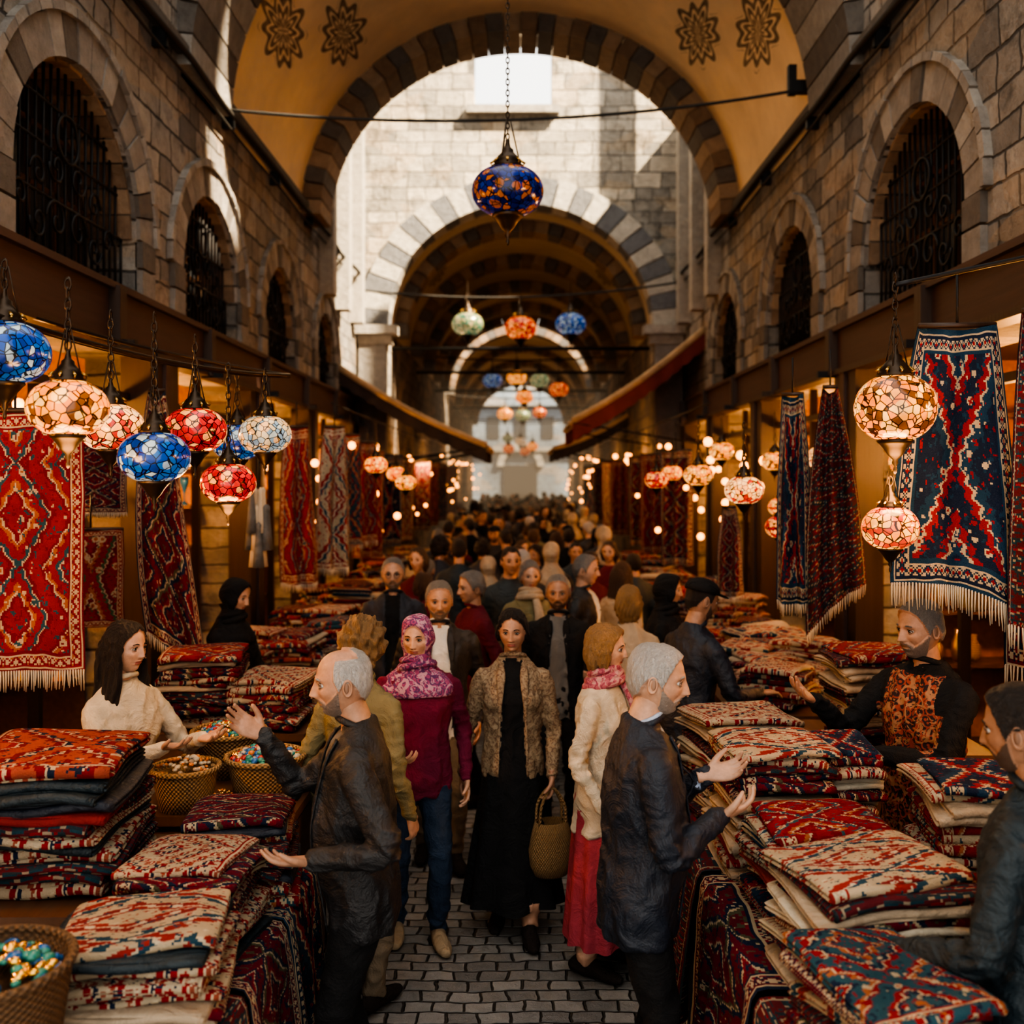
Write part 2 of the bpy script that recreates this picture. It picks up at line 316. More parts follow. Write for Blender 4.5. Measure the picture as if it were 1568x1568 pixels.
def remesh(parts,vox,smooth=4):
    V=[];F=[];n=0
    for p in parts:
        V.append(p[0]); F+= [[i+n for i in f] for f in p[1]]; n+=len(p[0])
    me=bpy.data.meshes.new('t'); me.from_pydata(np.vstack(V).tolist(),[],F); ob=bpy.data.objects.new('t',me); scene.collection.objects.link(ob)
    r=ob.modifiers.new('r','REMESH'); r.mode='VOXEL'; r.voxel_size=vox
    s=ob.modifiers.new('s','SMOOTH'); s.iterations=smooth; s.factor=.5
    dg=bpy.context.evaluated_depsgraph_get(); e=ob.evaluated_get(dg); m=e.to_mesh()
    co=np.zeros(len(m.vertices)*3); m.vertices.foreach_get('co',co); no=np.zeros(len(m.vertices)*3); m.vertices.foreach_get('normal',no)
    lv=np.zeros(len(m.loops),dtype=int); m.loops.foreach_get('vertex_index',lv); tot=np.zeros(len(m.polygons),dtype=int); m.polygons.foreach_get('loop_total',tot)
    Fo=lv.reshape(-1,4) if (tot==4).all() else None
    if Fo is None:
        Fo=[];k=0
        for t in tot: Fo.append(lv[k:k+t].tolist()); k+=t
    e.to_mesh_clear(); bpy.data.objects.remove(ob); bpy.data.meshes.remove(me)
    return co.reshape(-1,3),Fo,no.reshape(-1,3)
def fcent(V,F):
    if isinstance(F,np.ndarray): return V[F].mean(axis=1)
    return np.array([V[list(f)].mean(axis=0) for f in F])
def sstep(x): x=np.clip(x,0,1); return x*x*(3-2*x)
def fold(v,amp,sx,sy,sz,sd,sharp=1.6):
    out=np.zeros(len(v)); nz=noise.noise
    for i,(a,b,c) in enumerate(v): out[i]=1-abs(nz((a*sx+sd,b*sy,c*sz+sd*1.3)))*2.6
    return amp*(np.sign(out)*np.abs(out)**sharp-.35)
# ------------------------------------------------------------------ people
def head_mesh(mb,X,sp,lod):
    na,nz={0:(168,130),1:(96,72),2:(36,30)}[lod]
    t=np.linspace(0,2*PI,na,endpoint=False); a=t-.38*np.sin(t)
    th=np.linspace(0,PI,nz+2)[1:-1]
    TH,AA=np.meshgrid(th,a,indexing='ij'); sz=np.cos(TH); rx=(1-np.abs(sz)**2.45)**(1/2.45)
    z=.118*sz; x=.076*rx*np.sin(AA); y=-.097*rx*np.cos(AA); z=z.ravel();x=x.ravel();y=y.ravel(); aw=np.abs(np.arctan2(np.sin(AA),np.cos(AA))).ravel()
    fem=sp.get('fem',False)
    tt=np.clip((-z-.012)/.1,0,1); x=x*(1-(.42 if fem else .32)*tt**1.4); y=np.where(y>0,y*(1-.45*tt),y*(1-.10*tt))
    y=np.where((y>0),y*(1+.07*np.clip(z/.1,0,1)),y)
    g=lambda v,c,s: np.exp(-((v-c)/s)**2)
    fr=sstep(-y/.03); ax_=np.abs(x); ns=sp.get('nose',1.0)*(.8 if fem else 1)
    zz=np.clip((.018-z)/.053,0,1); amp=.004+.022*zz**1.2; amp=np.where(z<-.036,amp*g(z,-.036,.0075),amp); amp=np.where(z>.018,amp*g(z,.018,.014),amp)
    d=ns*amp*np.exp(-(x/(.0085+.0045*zz))**2)+ns*.008*g(ax_,.012,.006)*g(z,-.037,.007)
    d-=.0120*g(ax_,.031,.017)*g(z,.003,.0115)
    d+=(.0025 if fem else .0065)*g(ax_,.028,.02)*g(z,.023,.008)
    d+=.0045*g(ax_,.045,.015)*g(z,-.024,.016)
    d+=.0055*np.exp(-(x/.021)**2)*g(z,-.0575,.0042)+.0065*np.exp(-(x/.018)**2)*g(z,-.0685,.0048)-.004*np.exp(-(x/.024)**2)*g(z,-.063,.0022)
    d+=.009*np.exp(-(x/.018)**2)*g(z,-.098,.014)-.004*np.exp(-(x/.02)**2)*g(z,-.080,.006)
    d-=.004*g(ax_,.038,.012)*g(z,-.055,.016)
    if not fem: d-=.0030*np.exp(-((ax_-.026-.35*(-.035-z))/.0035)**2)*g(z,-.045,.012)
    y=y-d*fr
    hz=sp.get('hair','short'); hm=sp.get('hmat','hair_grey')
    zt=np.interp(aw,[0,.5,.85,1.12,1.35,1.5,1.8,2.2,3.15],[.082,.077,.062,.030,-.018,.008,.012,-.04,-.072])
    if fem: zt=np.interp(aw,[0,.12,.5,.9,1.25,1.6,2.1,3.15],[.084,.078,.068,.040,-.01,-.045,-.06,-.075])
    mask=sstep((z-zt)/.006)
    if hz=='bald': mask=mask*sstep((aw-1.12)/.12)*(1-sstep((z-.078-.03*(aw>2.2))/.015))
    if hz in('hijab',): mask=mask*0
    thick={'short':.012,'bald':.009,'curly':.034,'long':.015,'bun':.015,'bob':.02,'cap':.004,'hijab':0,'wavy':.018}[hz]
    P=np.column_stack([x,y,z]); nn=P/np.linalg.norm(P,axis=1)[:,None]
    idx=np.where(mask>.01)[0]; fq=38 if hz=='curly' else 16; na_=.95 if hz=='curly' else .5
    off=np.zeros(len(P)); sd=sp.get('seed',0)*3.1
    for i in idx:
        q=P[i]; off[i]=thick*(1+na_*noise.noise((q[0]*fq*1.3+sd,q[1]*fq,q[2]*fq))+.3*noise.noise((q[0]*160,q[1]*60+sd,q[2]*45)))
    bt=None
    if sp.get('beard'):
        bt=np.interp(aw,[0,.3,.6,1.0,1.35,1.45],[-.040,-.042,-.060,-.042,-.01,-.2]); bm=sstep((bt-z)/.006)*(z>-.125)
        bm=bm*(1-np.exp(-((x/.021)**4))*g(z,-.0635,.007)*1.0)
        off+=bm*sp.get('bthick',.004)
    P=P+nn*off[:,None]*(np.where(mask>.01,mask,1)[:,None] if bt is None else 1)
    if hz=='hijab':
        fo=(x/.057)**2+((z+.014)/.086)**2; hm_=1-sstep((1.25-fo)/.35)*(y<-.02); hm_=np.where(y>-.02,1,hm_)
        P=P+nn*(hm_*(.015+.005*np.sin(40*z+20*x+25*y)))[:,None]; mask=hm_
    top=np.array([[0,P[:na,1].mean(),P[:na,2].max()+.0006]]); bot=np.array([[0,P[-na:,1].mean(),P[-na:,2].min()]])
    V=np.vstack([P,top,bot]); F=[]; nr=len(th)
    for i in range(nr-1):
        for j in range(na): k=(j+1)%na; F.append((i*na+j,(i+1)*na+j,(i+1)*na+k,i*na+k))
    nt=len(P)
    for j in range(na): k=(j+1)%na; F.append((nt,j,k)); F.append((nt+1,(nr-1)*na+k,(nr-1)*na+j))
    sk=sp.get('skin','skin_a'); mk=np.append(mask,[1 if hz not in('bald',) else 0,0]); lipd=(np.abs(V[:,0])<.022)&(V[:,2]<-.0540)&(V[:,2]>-.0730)&(V[:,1]<-.06)
    bmv=np.append((bm>.5) if bt is not None else np.zeros(len(P),bool),[False,False])
    mats=[]; hmn=sp.get('scarf','emb_scarf') if hz=='hijab' else hm
    for f in F:
        f=list(f); mm=mk[f].mean()
        if mm>.5: mats.append(hmn)
        elif lipd[f].sum()>=3: mats.append('lips' if fem else sk+'_dark')
        elif bmv[f].sum()>=3: mats.append(sp['beard'])
        else: mats.append(sk)
    def put(V,F,m,uv=None):
        V=np.asarray(V); W=np.column_stack([V,np.ones(len(V))])@X.T; mb.add(W[:,:3],F,m)
    put(V,F,mats)
    if lod==2 :
        for s in(-1,1):
            v,f=ell((s*.031,-.079,.004),(.013,.008,.007),8,6); put(v,f,'iris')
            v,f,_=tube([(s*.014,-.094,.021),(s*.030,-.094,.027),(s*.046,-.083,.022)],.004,5,(0,1,0)); put(v,f,hm if hz!='hijab' else 'hair_black')
    else:
        for s in(-1,1):
            v,f=ell((0,0,0),(.0125,.0125,.0125),16,14); c=fcent(v,f); c/=np.linalg.norm(c,axis=1)[:,None]; gx=sp.get('gaze',0)
            dd=c@nrm((gx,-1,-.05)); v=v*np.array([1.08,.97,.66])+np.array([s*.031,-.0772,.003]); put(v,f,['iris' if q>.80 else 'eye_white' for q in dd])
            v,f,_=tube([(s*.031-.016,-.081,.003),(s*.031-.007,-.0895,.0098),(s*.031+.007,-.0895,.0098),(s*.031+.016,-.081,.003)],[.001,.0018,.0018,.001],6,(0,0,1),3); put(v,f,'iris')
            v,f,_=tube([(s*.031-.015,-.081,.006),(s*.031-.007,-.0885,.0135),(s*.031+.007,-.0885,.0135),(s*.031+.015,-.081,.006)],[.002,.0030,.0030,.002],6,(0,0,1),3); put(v,f,sk+'_dark')
            v,f,_=tube([(s*.031-.014,-.080,.002),(s*.031,-.0875,-.0060),(s*.031+.014,-.080,.002)],[.0015,.0024,.0015],6,(0,0,1),3); put(v,f,sk+'_dark')
            v,f=ell((s*.0085,-.1105-.004*(ns-.8)*2,-.0425),(.0035,.004,.0022),8,6); put(v,f,sk+'_dark')
            bmat=hm if hz!='hijab' else 'hair_black'
            if fem and hm=='hair_blonde': bmat='hair_brown'
            bk=.75 if fem else 1.1
            v,f,_=tube([(s*.014,-.0945,.0215),(s*.029,-.0955,.0275),(s*.047,-.084,.0235)],[(.002*bk,.003*bk),(.0030*bk,.0038*bk),(.0015*bk,.002*bk)],6,(0,1,0),3); put(v,f,bmat)
    if hz!='hijab' and not(fem and hz in('long','bob','curly')):
        for s in(-1,1):
            v,f=ell((0,0,0),(.007,.017,.031),12,10); v=v@np.array([[1,.25*s,0],[0,1,0],[0,-.15,1]]); v=v+np.array([s*.0785,.008,-.008]); put(v,f,sk)
            v,f=ell((s*.0845,.006,-.004),(.003,.009,.018),10,8); put(v,f,sk+'_dark')
            v,f=torus((s*.083,.009,-.004),.020,.0042,(1,0,.0),16,6); v=(v-np.array([s*.083,.009,-.004]))*np.array([1,.75,1.35])+np.array([s*.083,.009,-.004]); put(v,f,sk)
    if hz=='cap':
        v,f=ell((0,.008,.062),(.088,.108,.07),24,14); v[:,2]=np.maximum(v[:,2],.048); put(v,f,'c_black')
        v,f,_=tube([(0,-.08,.058),(0,-.115,.054),(0,-.155,.046)],[(.072,.006),(.066,.006),(.035,.004)],16,(1,0,0),3); put(v,f,'c_black')
    if sp.get('glasses'):
        for s in(-1,1): v,f=torus((s*.031,-.100,.0),.020,.0018,(0,1,0),20,6); put(v,f,'iron'); v,f,_=tube([(s*.051,-.099,.004),(s*.08,-.0,.004)],.0016,6); put(v,f,'iron')
    hp=[]
    if hz=='long':
        hp=[tube([(0,.03,.085),(0,.07,.0),(.0,.085,-.12),(0,.085,-.26),(0,.08,-.40)],[(.06,.05),(.088,.055),(.10,.045),(.105,.04),(.06,.02)],20,(1,0,0),4,True)]
        for s in(-1,1): hp.append(tube([(s*.055,-.03,.08),(s*.083,-.015,.0),(s*.09,.0,-.12),(s*.10,-.01,-.24),(s*.10,-.03,-.36)],[(.02,.03),(.018,.04),(.025,.05),(.03,.045),(.01,.015)],12,(1,0,0),4,True))
    if hz=='bob':
        hp=[tube([(0,.02,.06),(0,.06,.0),(0,.055,-.07),(0,.05,-.13)],[(.07,.06),(.09,.06),(.088,.055),(.06,.03)],20,(1,0,0),4,True)]
        for s in(-1,1): hp.append(tube([(s*.05,-.03,.085),(s*.08,-.02,.03),(s*.083,-.005,-.05),(s*.07,.0,-.095)],[(.015,.03),(.018,.035),(.020,.035),(.01,.015)],12,(1,0,0),4,True))
    if hz=='bun': 
        v,f=ell((0,.115,.03),(.045,.04,.042),16,12); hp=[(v,f)]; hp.append(tube([(0,.05,.05),(0,.1,.03)],[.06,.04],12,(1,0,0),2,True))
        for s in(-1,1): hp.append(tube([(s*.012,-.070,.100),(s*.055,-.060,.070),(s*.078,-.030,.015),(s*.080,.0,-.035),(s*.065,.05,-.05)],[.014,.016,.016,.017,.016],10,(1,0,0),4,True))
    if hp:
        v,f,nr_=remesh([(p[0],p[1]) for p in hp],.0065 if lod==0 else .009,3); v=v+nr_*(.004*np.sin(v[:,0]*230+6*np.sin(v[:,2]*14))+.003*np.sin(v[:,1]*190+v[:,2]*20))[:,None]; put(v,f,hm)
def hand_parts(W,D,N,side,curl,sc=1.0):
    D=nrm(D); N=np.array(N,float); N=nrm(N-np.dot(N,D)*D); T=np.cross(N,D)*(1 if side=='L' else -1)
    W=np.array(W,float); P=[tube([W-D*.035*sc,W+D*.0*sc,W+D*.04*sc,W+D*.075*sc,W+D*.09*sc],[(.025*sc,.02*sc),(.027*sc,.019*sc),(.037*sc,.016*sc),(.041*sc,.0135*sc),(.036*sc,.010*sc)],14,T,3)]
    for i,(o,L,b) in enumerate([(.030,.070,.080),(.010,.079,.086),(-.0105,.073,.083),(-.030,.056,.074)]):
        base=W+D*b*sc-D*.018*sc+T*o*sc; pts=[base]; ang=.08+curl*.35+.05*i*curl; cur=base+D*.018*sc; pts.append(cur); spread=o*2.2
        for k,fr in enumerate((.45,.31,.24)):
            ang+= [0,.75,.55][k]*curl+.06; d=nrm(D*math.cos(ang)+N*math.sin(ang)+T*spread*(1-curl*.6)); cur=cur+d*L*fr*sc; pts.append(cur)
        P.append(tube(pts,[.0088*sc,.0092*sc,.0084*sc,.0076*sc,.0062*sc],10,T,2,True))
    b=W+D*.018*sc+T*.022*sc; d1=nrm(D*.72+T*.72+N*.28); d2=nrm(D*.88+T*.42+N*.34*(1+curl)); d3=nrm(D*.95+T*.2+N*.45*(1+curl))
    P.append(tube([b-d1*.01*sc,b+d1*.034*sc,b+d1*.034*sc+d2*.03*sc,b+d1*.034*sc+d2*.03*sc+d3*.024*sc],[.014*sc,.0125*sc,.0100*sc,.0075*sc],10,N,2,True))
    return P
def ik(S,Wt,l1,l2,pole):
    S=np.array(S,float);Wt=np.array(Wt,float); d=Wt-S; L=np.linalg.norm(d); mx=(l1+l2)*.995
    if L>mx: Wt=S+d/L*mx; L=mx; d=Wt-S
    u=d/L; a=(l1*l1-l2*l2+L*L)/(2*L); h=math.sqrt(max(0,l1*l1-a*a)); p=np.array(pole,float); p=nrm(p-np.dot(p,u)*u)
    return S+u*a+p*h,Wt
def person(name,x,y,yaw,H,sp,lod=0,z=0.0):
    mb=MB(); fem=sp.get('fem',False); k=.89 if fem else 1.0; k*=sp.get('wide',1.0)
    hem=sp.get('hem',.80); jac=sp.get('jac','c_black'); sh=sp.get('shirt',None); vox={0:.0095,1:.016,2:.028}[lod]
    ln=sp.get('lean',0.0); sd=sp.get('seed',0)
    def L(p):
        p=np.array(p,float); zz=max(0,p[2]-.9); p[1]-=ln*zz; return p
    by=sp.get('belly',0)
    rings=[(hem,.182*k,.132,0),(.90,.186*k,.140,0),(1.02,.172*k,.128+by*.7,-by*.6),(1.12,.168*k,.125+by,-by*.7),(1.25,.185*k,.134+by*.3,-.005),(1.34,.196*k,.126,0),(1.40,.180*k,.108,.004),(1.44,.140*k,.092,.008),(1.475,.090*k,.078,.010),(1.50,.068,.066,.005)]
    if hem<.75: rings=[(hem,.20*k,.16,0),(.80,.19*k,.145,0)]+rings[1:]
    torso=tube([L((0,r[3],r[0])) for r in rings],[(r[1],r[2]) for r in rings],28,(1,0,0),3)
    parts=[torso]; sx=.178*k; arms={}; seg=[]
    if fem:
        for s in(-1,1): v,f=ell(L((s*.07,-.085,1.265)),(.085,.048,.075),14,10); parts.append((v,f))
    for side,s in(('L',1),('R',-1)):
        S=L((s*sx,.0,1.372)); Wt=sp.get(side+'w',(s*.245,-.04,.87)); pole=sp.get(side+'p',(s*.35,.6,-.6)); E,Wp=ik(S,Wt,.285,.265,pole)
        fd=nrm(Wp-E); arms[side]=(Wp,fd); slv=Wp-fd*.008; seg.append((S,E,Wp))
        ar=1.0 if not fem else .86
        parts.append(tube([S+np.array([-s*.07,0,.022]),S,(S*.5+E*.5),E,(E*.45+Wp*.55),slv],[.046*ar,.062*ar,.057*ar,.052*ar,.045*ar,.038*ar],14,(0.3,1,.2),3,True))
    v,f,n=remesh(parts,vox,{0:6,1:4,2:2}[lod])
    if lod<2:
        near=np.zeros(len(v)); arm_amp=np.zeros(len(v))
        for (S,E,Wp) in seg:
            for A,B,e in((S,E,1),(E,Wp,0)):
                d=B-A; l=np.linalg.norm(d); tt=np.clip(((v-A)@d)/l/l,-.2,1.1); dist=np.linalg.norm(v-(A+np.outer(tt,d)),axis=1); m=sstep((.085-dist)/.02)*sstep((tt+.1)/.25)
                elb=np.exp(-(((tt-1) if e else tt)*l/.08)**2); cuff=np.exp(-((tt-1)*l/.06)**2)*(0 if e else .9)
                arm_amp=np.maximum(arm_amp,m*(.5+.9*elb+.6*cuff)); near=np.maximum(near,m)
        fa=fold(v,.0095,13,13,26,sd); ft=fold(v,.0085,11,7,7,sd+5)+fold(v,.004,22,14,14,sd+15)
        disp=arm_amp*fa+(1-near)*ft
        if hem<1: disp+=(1-near)*.006*np.exp(-((v[:,2]-hem)/.16)**2)*np.sin(9*np.arctan2(v[:,1],v[:,0])+sd)
        v=v+n*disp[:,None]
    c=fcent(v,f); yl=-ln*np.clip(c[:,2]-.9,0,9)
    mats=[jac]*len(f)
    if sh:
        wt,wb=sp.get('open',(.05,.05))
        def om(q):
            tz=np.clip((q[:,2]-hem)/(1.46-hem),0,1); ow=wb+(wt-wb)*tz; yy=-ln*np.clip(q[:,2]-.9,0,9)
            return (np.abs(q[:,0])<ow)&(q[:,1]<yy-.045)&(q[:,1]>yy-.20-by)&(q[:,2]<1.52)
        mv=om(v); v[mv]-=n[mv]*.014; mo=om(c); mats=[sh if q else jac for q in mo]
    if sp.get('vest'):
        inb=(np.abs(c[:,0])<.165*k)&(c[:,2]<1.45)&(np.abs(c[:,1]-yl)<.2); ar=(c[:,2]>1.30)&(np.abs(c[:,0])>.13)
        mats=[sp['vest'] if (q and not r and mats[i]==jac) else mats[i] for i,(q,r) in enumerate(zip(inb,ar))]
    mb.add(v,f,mats)
    if lod<2:
        cy=L((0,.004,1.492)); v_,f_=torus(cy,.066,.012,(0,.35,1),24,8); mb.add(v_,f_,sp.get('collar',jac))
        if sh and sp.get('scol'): v_,f_=torus(cy+np.array([0,-.004,.012]),.060,.009,(0,.4,1),24,8); mb.add(v_,f_,sh)
        if sp.get('lapel'):
            wt,wb=sp.get('open',(.05,.05)); tz=lambda z:(wb+(wt-wb)*(z-hem)/(1.46-hem))
            fr_=(v[:,1]<-.02-ln*np.clip(v[:,2]-.9,0,9))&(v[:,1]>-.21-by)
            for s in(-1,1):
                pts=[]
                for zz in (hem+.02,.95,1.05,1.15,1.25,1.33,1.40,1.45):
                    px=s*tz(zz)*1.1; dd=np.hypot(v[:,0]-px,v[:,2]-zz); dd[~fr_]=9; j=dd.argmin(); pts.append((px,v[j,1]-.002,zz))
                rr=[(.007,.004)]*4+[(.012,.004),(.020,.005),(.025,.006),(.016,.008)]
                v_,f_,_=tube(pts,rr,8,(1,0,0),3); mb.add(v_,f_,jac)
        if sp.get('neckscarf'):
            for q,(rr,zz,r2) in enumerate(((.082,1.49,.026),(.09,1.46,.028),(.072,1.52,.020))):
                v_,f_=torus(L((0,-.01,zz)),rr,r2,(.1*(q-1),.3,1),28,10); mb.add(v_,f_,sp['neckscarf'])
            v_,f_,_=tube([L((.03,-.10,1.46)),L((.05,-.15,1.35)),L((.05,-.155,1.2))],[(.03,.02),(.04,.016),(.045,.012)],10,(1,0,0),3); mb.add(v_,f_,sp['neckscarf'])
    sk=sp.get('skin','skin_a')
    for side in 'LR':
        Wp,fd=arms[side]; hs=sp.get(side+'h'); s=1 if side=='L' else -1
        D,N,cu=hs if hs else (fd,(-s,.0,.15),.55)
        v_,f_,n_=remesh([(p[0],p[1]) for p in hand_parts(Wp,D,N,side,cu,(.92 if fem else 1.0)*sp.get('hsc',1.05))],{0:.0036,1:.0045,2:.008}[lod],2); mb.add(v_,f_,sk)
    skirt=sp.get('skirt')
    if skirt:
        sm,hz_=skirt; n=72; m=18; V=[]; top=max(hem+.05,1.02) if hem<1.05 else 1.06
        an=np.linspace(0,2*PI,n,endpoint=False); flare=sp.get('flare',.30)
        for i in range(m):
            t=i/(m-1); zz=top+(hz_-top)*t; r=np.interp(t,[0,.18,1],[.14*k,.175*k,flare]); ry=np.interp(t,[0,.18,1],[.11,.14,flare*.85])
            fo=1+.085*t*np.sin(9*an+1.5*np.sin(2*an)+sd); V.append(np.column_stack([r*np.cos(an)*fo,ry*np.sin(an)*fo-ln*max(0,zz-.9),np.full(n,zz)+.008*np.sin(5*an)*t]))
        V=np.vstack(V); F=[(i*n+j,(i+1)*n+j,(i+1)*n+(j+1)%n,i*n+(j+1)%n) for i in range(m-1) for j in range(n)]; F.append(tuple(range(n)))
        mb.add(V,F,sm)
    tr=sp.get('trou','c_black'); feet=sp.get('feet',((.105,-.02),(-.105,.04))); lp=[]
    if not (skirt and skirt[1]<.2 and lod==2):
        lp.append(tube([(0,0,.80),(0,0,.88),(0,0,.97),(0,0,1.03)],[(.135*k,.105),(.168*k,.125),(.162*k,.118),(.15*k,.11)],24,(1,0,0),3))
        for (fx,fy),s in zip(feet,(1,-1)):
            Hp=np.array((s*.088*k,0,.87)); An=np.array((fx,fy+.02,.075)); K,An=ik(Hp,An,.42,.40,(s*.1,-1,0))
            lp.append(tube([Hp+np.array([0,0,.06]),Hp,(Hp+K)/2,K,(K+An)/2,An],[.085,.096,.080,.064,.062,.052],16,(1,0,0),3))
        v,f,n=remesh(lp,vox*1.15,4)
        if lod<2: v=v+n*(fold(v,.009,10,10,13,sd+9)*(.6+np.exp(-((v[:,2]-.15)/.12)**2)+.6*np.exp(-((v[:,2]-.48)/.08)**2)))[:,None]
        if skirt: v[:,2]=np.minimum(v[:,2],1.0); kx=v[:,2]>hz_+.05; v[kx,0]*=.8; v[kx,1]*=.75
        mb.add(v,f,sk if (skirt) else tr)
    for (fx,fy),s in zip(feet,(1,-1)):
        o=s*.02; v,f,_=tube([(fx-o*.3,fy+.075,.045),(fx,fy+.03,.06),(fx,fy-.04,.05),(fx+o*.6,fy-.11,.034),(fx+o,fy-.17,.028)],[(.030,.036),(.038,.055),(.040,.046),(.045,.032),(.030,.022)],16,(1,0,0),3,True); v[:,2]=np.maximum(v[:,2],.003); mb.add(v,f,sp.get('shoe','c_leather'))
    hy,hp,hr=sp.get('head',(0,0,0)); hc=L((0,-.022,1.632)); hc=hc+np.array([0,-.01*(hp>0),0])
    v,f,_=tube([L((0,.012,1.44)),L((0,.008,1.50)),hc+np.array([0,.022,-.07]),hc+np.array([0,.02,-.02])],[.062*(.86 if fem else 1),.056*(.86 if fem else 1),.055*(.86 if fem else 1),.055*(.86 if fem else 1)],16,(1,0,0),3); mb.add(v,f,sk)
    Rm=Matrix.Rotation(math.radians(hy),4,'Z')@Matrix.Rotation(math.radians(hp),4,'X')@Matrix.Rotation(math.radians(hr),4,'Y'); X=np.array(Matrix.Translation(hc)@Rm)
    if fem: X[:3,:3]*=.96
    head_mesh(mb,X,sp,lod)
    if sp.get('hair')=='hijab':
        rg=[(1.595,.080,.092,-.010),(1.55,.070,.080,-.016),(1.505,.078,.080,-.008),(1.465,.108,.095,0),(1.425,.155*k,.115,0),(1.37,.195*k,.138,0),(1.32,.198*k,.142,-.005)]
        v,f,_=tube([L((0,r[3],r[0])) for r in rg],[(r[1],r[2]) for r in rg],48,(1,0,0),4); an=np.arctan2(v[:,1],v[:,0]); fo=1+.035*np.sin(7*an+34*v[:,2])+.02*np.sin(15*an-40*v[:,2]); v[:,0]*=fo; v[:,1]*=fo
        kk=(v[:,1]<-.03)&(v[:,2]>1.545); v[kk,1]+=.05*sstep((v[kk,2]-1.545)/.04)
        mb.add(v,f,sp.get('scarf','emb_scarf'))
        if lod<2:
            for q,(rr,zz,r2) in enumerate(((.078,1.50,.018),(.09,1.475,.020))):
                v_,f_=torus(L((0,-.004,zz)),rr,r2,(.12*(1-2*q),.3,1),32,8); mb.add(v_,f_,sp.get('scarf','emb_scarf'))
    f_=H/1.75
    for i in range(len(mb.V)): mb.V[i]=mb.V[i]*f_
    return mb.build(name,(x,y,z),math.radians(yaw))
person('bargaining_man',-.57,3.55,-80,1.73,dict(seed=1,hair='bald',hmat='hair_white',beard='stubble_grey',bthick=.005,skin='skin_a',jac='c_char',shirt='c_grey',open=(.075,.10),lapel=1,trou='c_black',hem=.77,lean=.04,belly=.035,nose=1.15,wide=1.08,
  Rw=(-.20,-.36,1.41),Rp=(-.3,.1,-1),Rh=((.1,-.75,.5),(.75,.1,.5),.25),Lw=(.24,-.17,1.09),Lp=(.5,.8,-.5),Lh=((-.1,-1,.0),(-.15,0,1),.35),head=(4,2,0)))
person('elderly_customer',.41,3.5,94,1.75,dict(seed=2,hair='short',hmat='hair_white',beard='stubble_white',bthick=.006,skin='skin_b',jac='c_navy',shirt='c_shirtblue',open=(.07,.06),lapel=1,scol=1,trou='c_black',hem=.76,lean=.05,belly=.03,nose=1.1,wide=1.10,
  Rw=(-.10,-.27,1.18),Rp=(-.5,.5,-.8),Rh=((.15,-1,.3),(.5,.3,.9),.55),Lw=(.08,-.27,1.27),Lp=(.5,.5,-.8),Lh=((-.1,-1,.2),(-.6,.2,.8),.5),head=(-14,5,0)))
person('walking_woman',-.04,5.2,0,1.66,dict(seed=3,fem=True,hair='bun',hmat='hair_black',skin='skin_a',jac='emb_tan',shirt='c_black',open=(.055,.075),lapel=1,hem=.84,skirt=('c_black',.16),flare=.27,wide=1.04,
  Rw=(-.27,-.05,.86),Lw=(.21,-.13,.87),Lh=((0.02,-.1,-1),(-1,0,0),1.0),feet=((.09,-.16),(-.08,.06)),head=(-6,3,0)))
person('woman_in_headscarf',-.52,5.0,12,1.66,dict(seed=4,fem=True,wide=1.14,hair='hijab',scarf='emb_scarf',skin='skin_b',jac='c_magenta',hem=.80,trou='c_jean',shoe='c_tan',
  Rw=(-.14,-.24,1.06),Rh=((.6,-.6,0),(.3,.3,.8),.7),Lw=(.26,-.04,.87),feet=((.11,-.02),(-.10,.12)),head=(-22,4,0)))
person('blonde_woman',.39,4.75,66,1.64,dict(seed=5,fem=True,hair='bob',hmat='hair_blonde',skin='skin_b',jac='c_cream',hem=.72,neckscarf='emb_pink',skirt=('c_pinkskirt',.18),flare=.22,shoe='c_leather',
  Rw=(-.24,-.10,.88),Lw=(.1,-.25,1.12),Lh=((-.3,-1,0),(-.3,0,1),.5),head=(8,0,0)))
person('curly_haired_woman',-.72,4.45,158,1.70,dict(seed=6,fem=True,hair='curly',hmat='hair_blonde',skin='skin_b',jac='c_olive',hem=.80,trou='c_khaki',head=(10,0,0)))
person('man_in_suit',-.50,6.1,8,1.71,dict(seed=7,hair='short',hmat='hair_grey',beard='stubble_grey',skin='skin_a',jac='c_char',shirt='c_white',open=(.06,.085),lapel=1,scol=1,trou='c_khaki',hem=.76,wide=1.08,feet=((.10,-.12),(-.10,.08)),head=(0,2,0),nose=1.1),1)
person('man_in_dark_blazer',.25,6.6,-4,1.70,dict(seed=8,hair='short',hmat='hair_grey',beard='stubble_dark',skin='skin_c',jac='c_black',shirt='c_grey',open=(.05,.08),lapel=1,scol=1,hem=.78,feet=((.10,.06),(-.10,-.1)),head=(0,0,0)),1)
person('man_with_glasses',-.96,7.5,5,1.74,dict(seed=9,hair='short',hmat='hair_grey',glasses=1,beard='stubble_grey',skin='skin_b',jac='c_navy',shirt='c_black',hem=.8),1)
person('man_in_maroon_jacket',-.34,7.2,-60,1.66,dict(seed=10,hair='wavy',hmat='hair_grey',skin='skin_a',jac='c_maroon',hem=.8),1)
person('pedestrian',.07,7.7,10,1.70,dict(seed=11,fem=True,hair='wavy',hmat='hair_grey',skin='skin_b',jac='c_olive',hem=.8,neckscarf='c_beige'),1)
person('pedestrian',.50,7.9,70,1.73,dict(seed=12,hair='short',hmat='hair_grey',skin='skin_b',jac='c_char',shirt='c_white',open=(.05,.05),hem=.8),1)
person('blonde_pedestrian',.70,6.45,172,1.64,dict(seed=13,fem=True,hair='bob',hmat='hair_blonde',skin='skin_b',jac='c_beige',hem=.8),1)
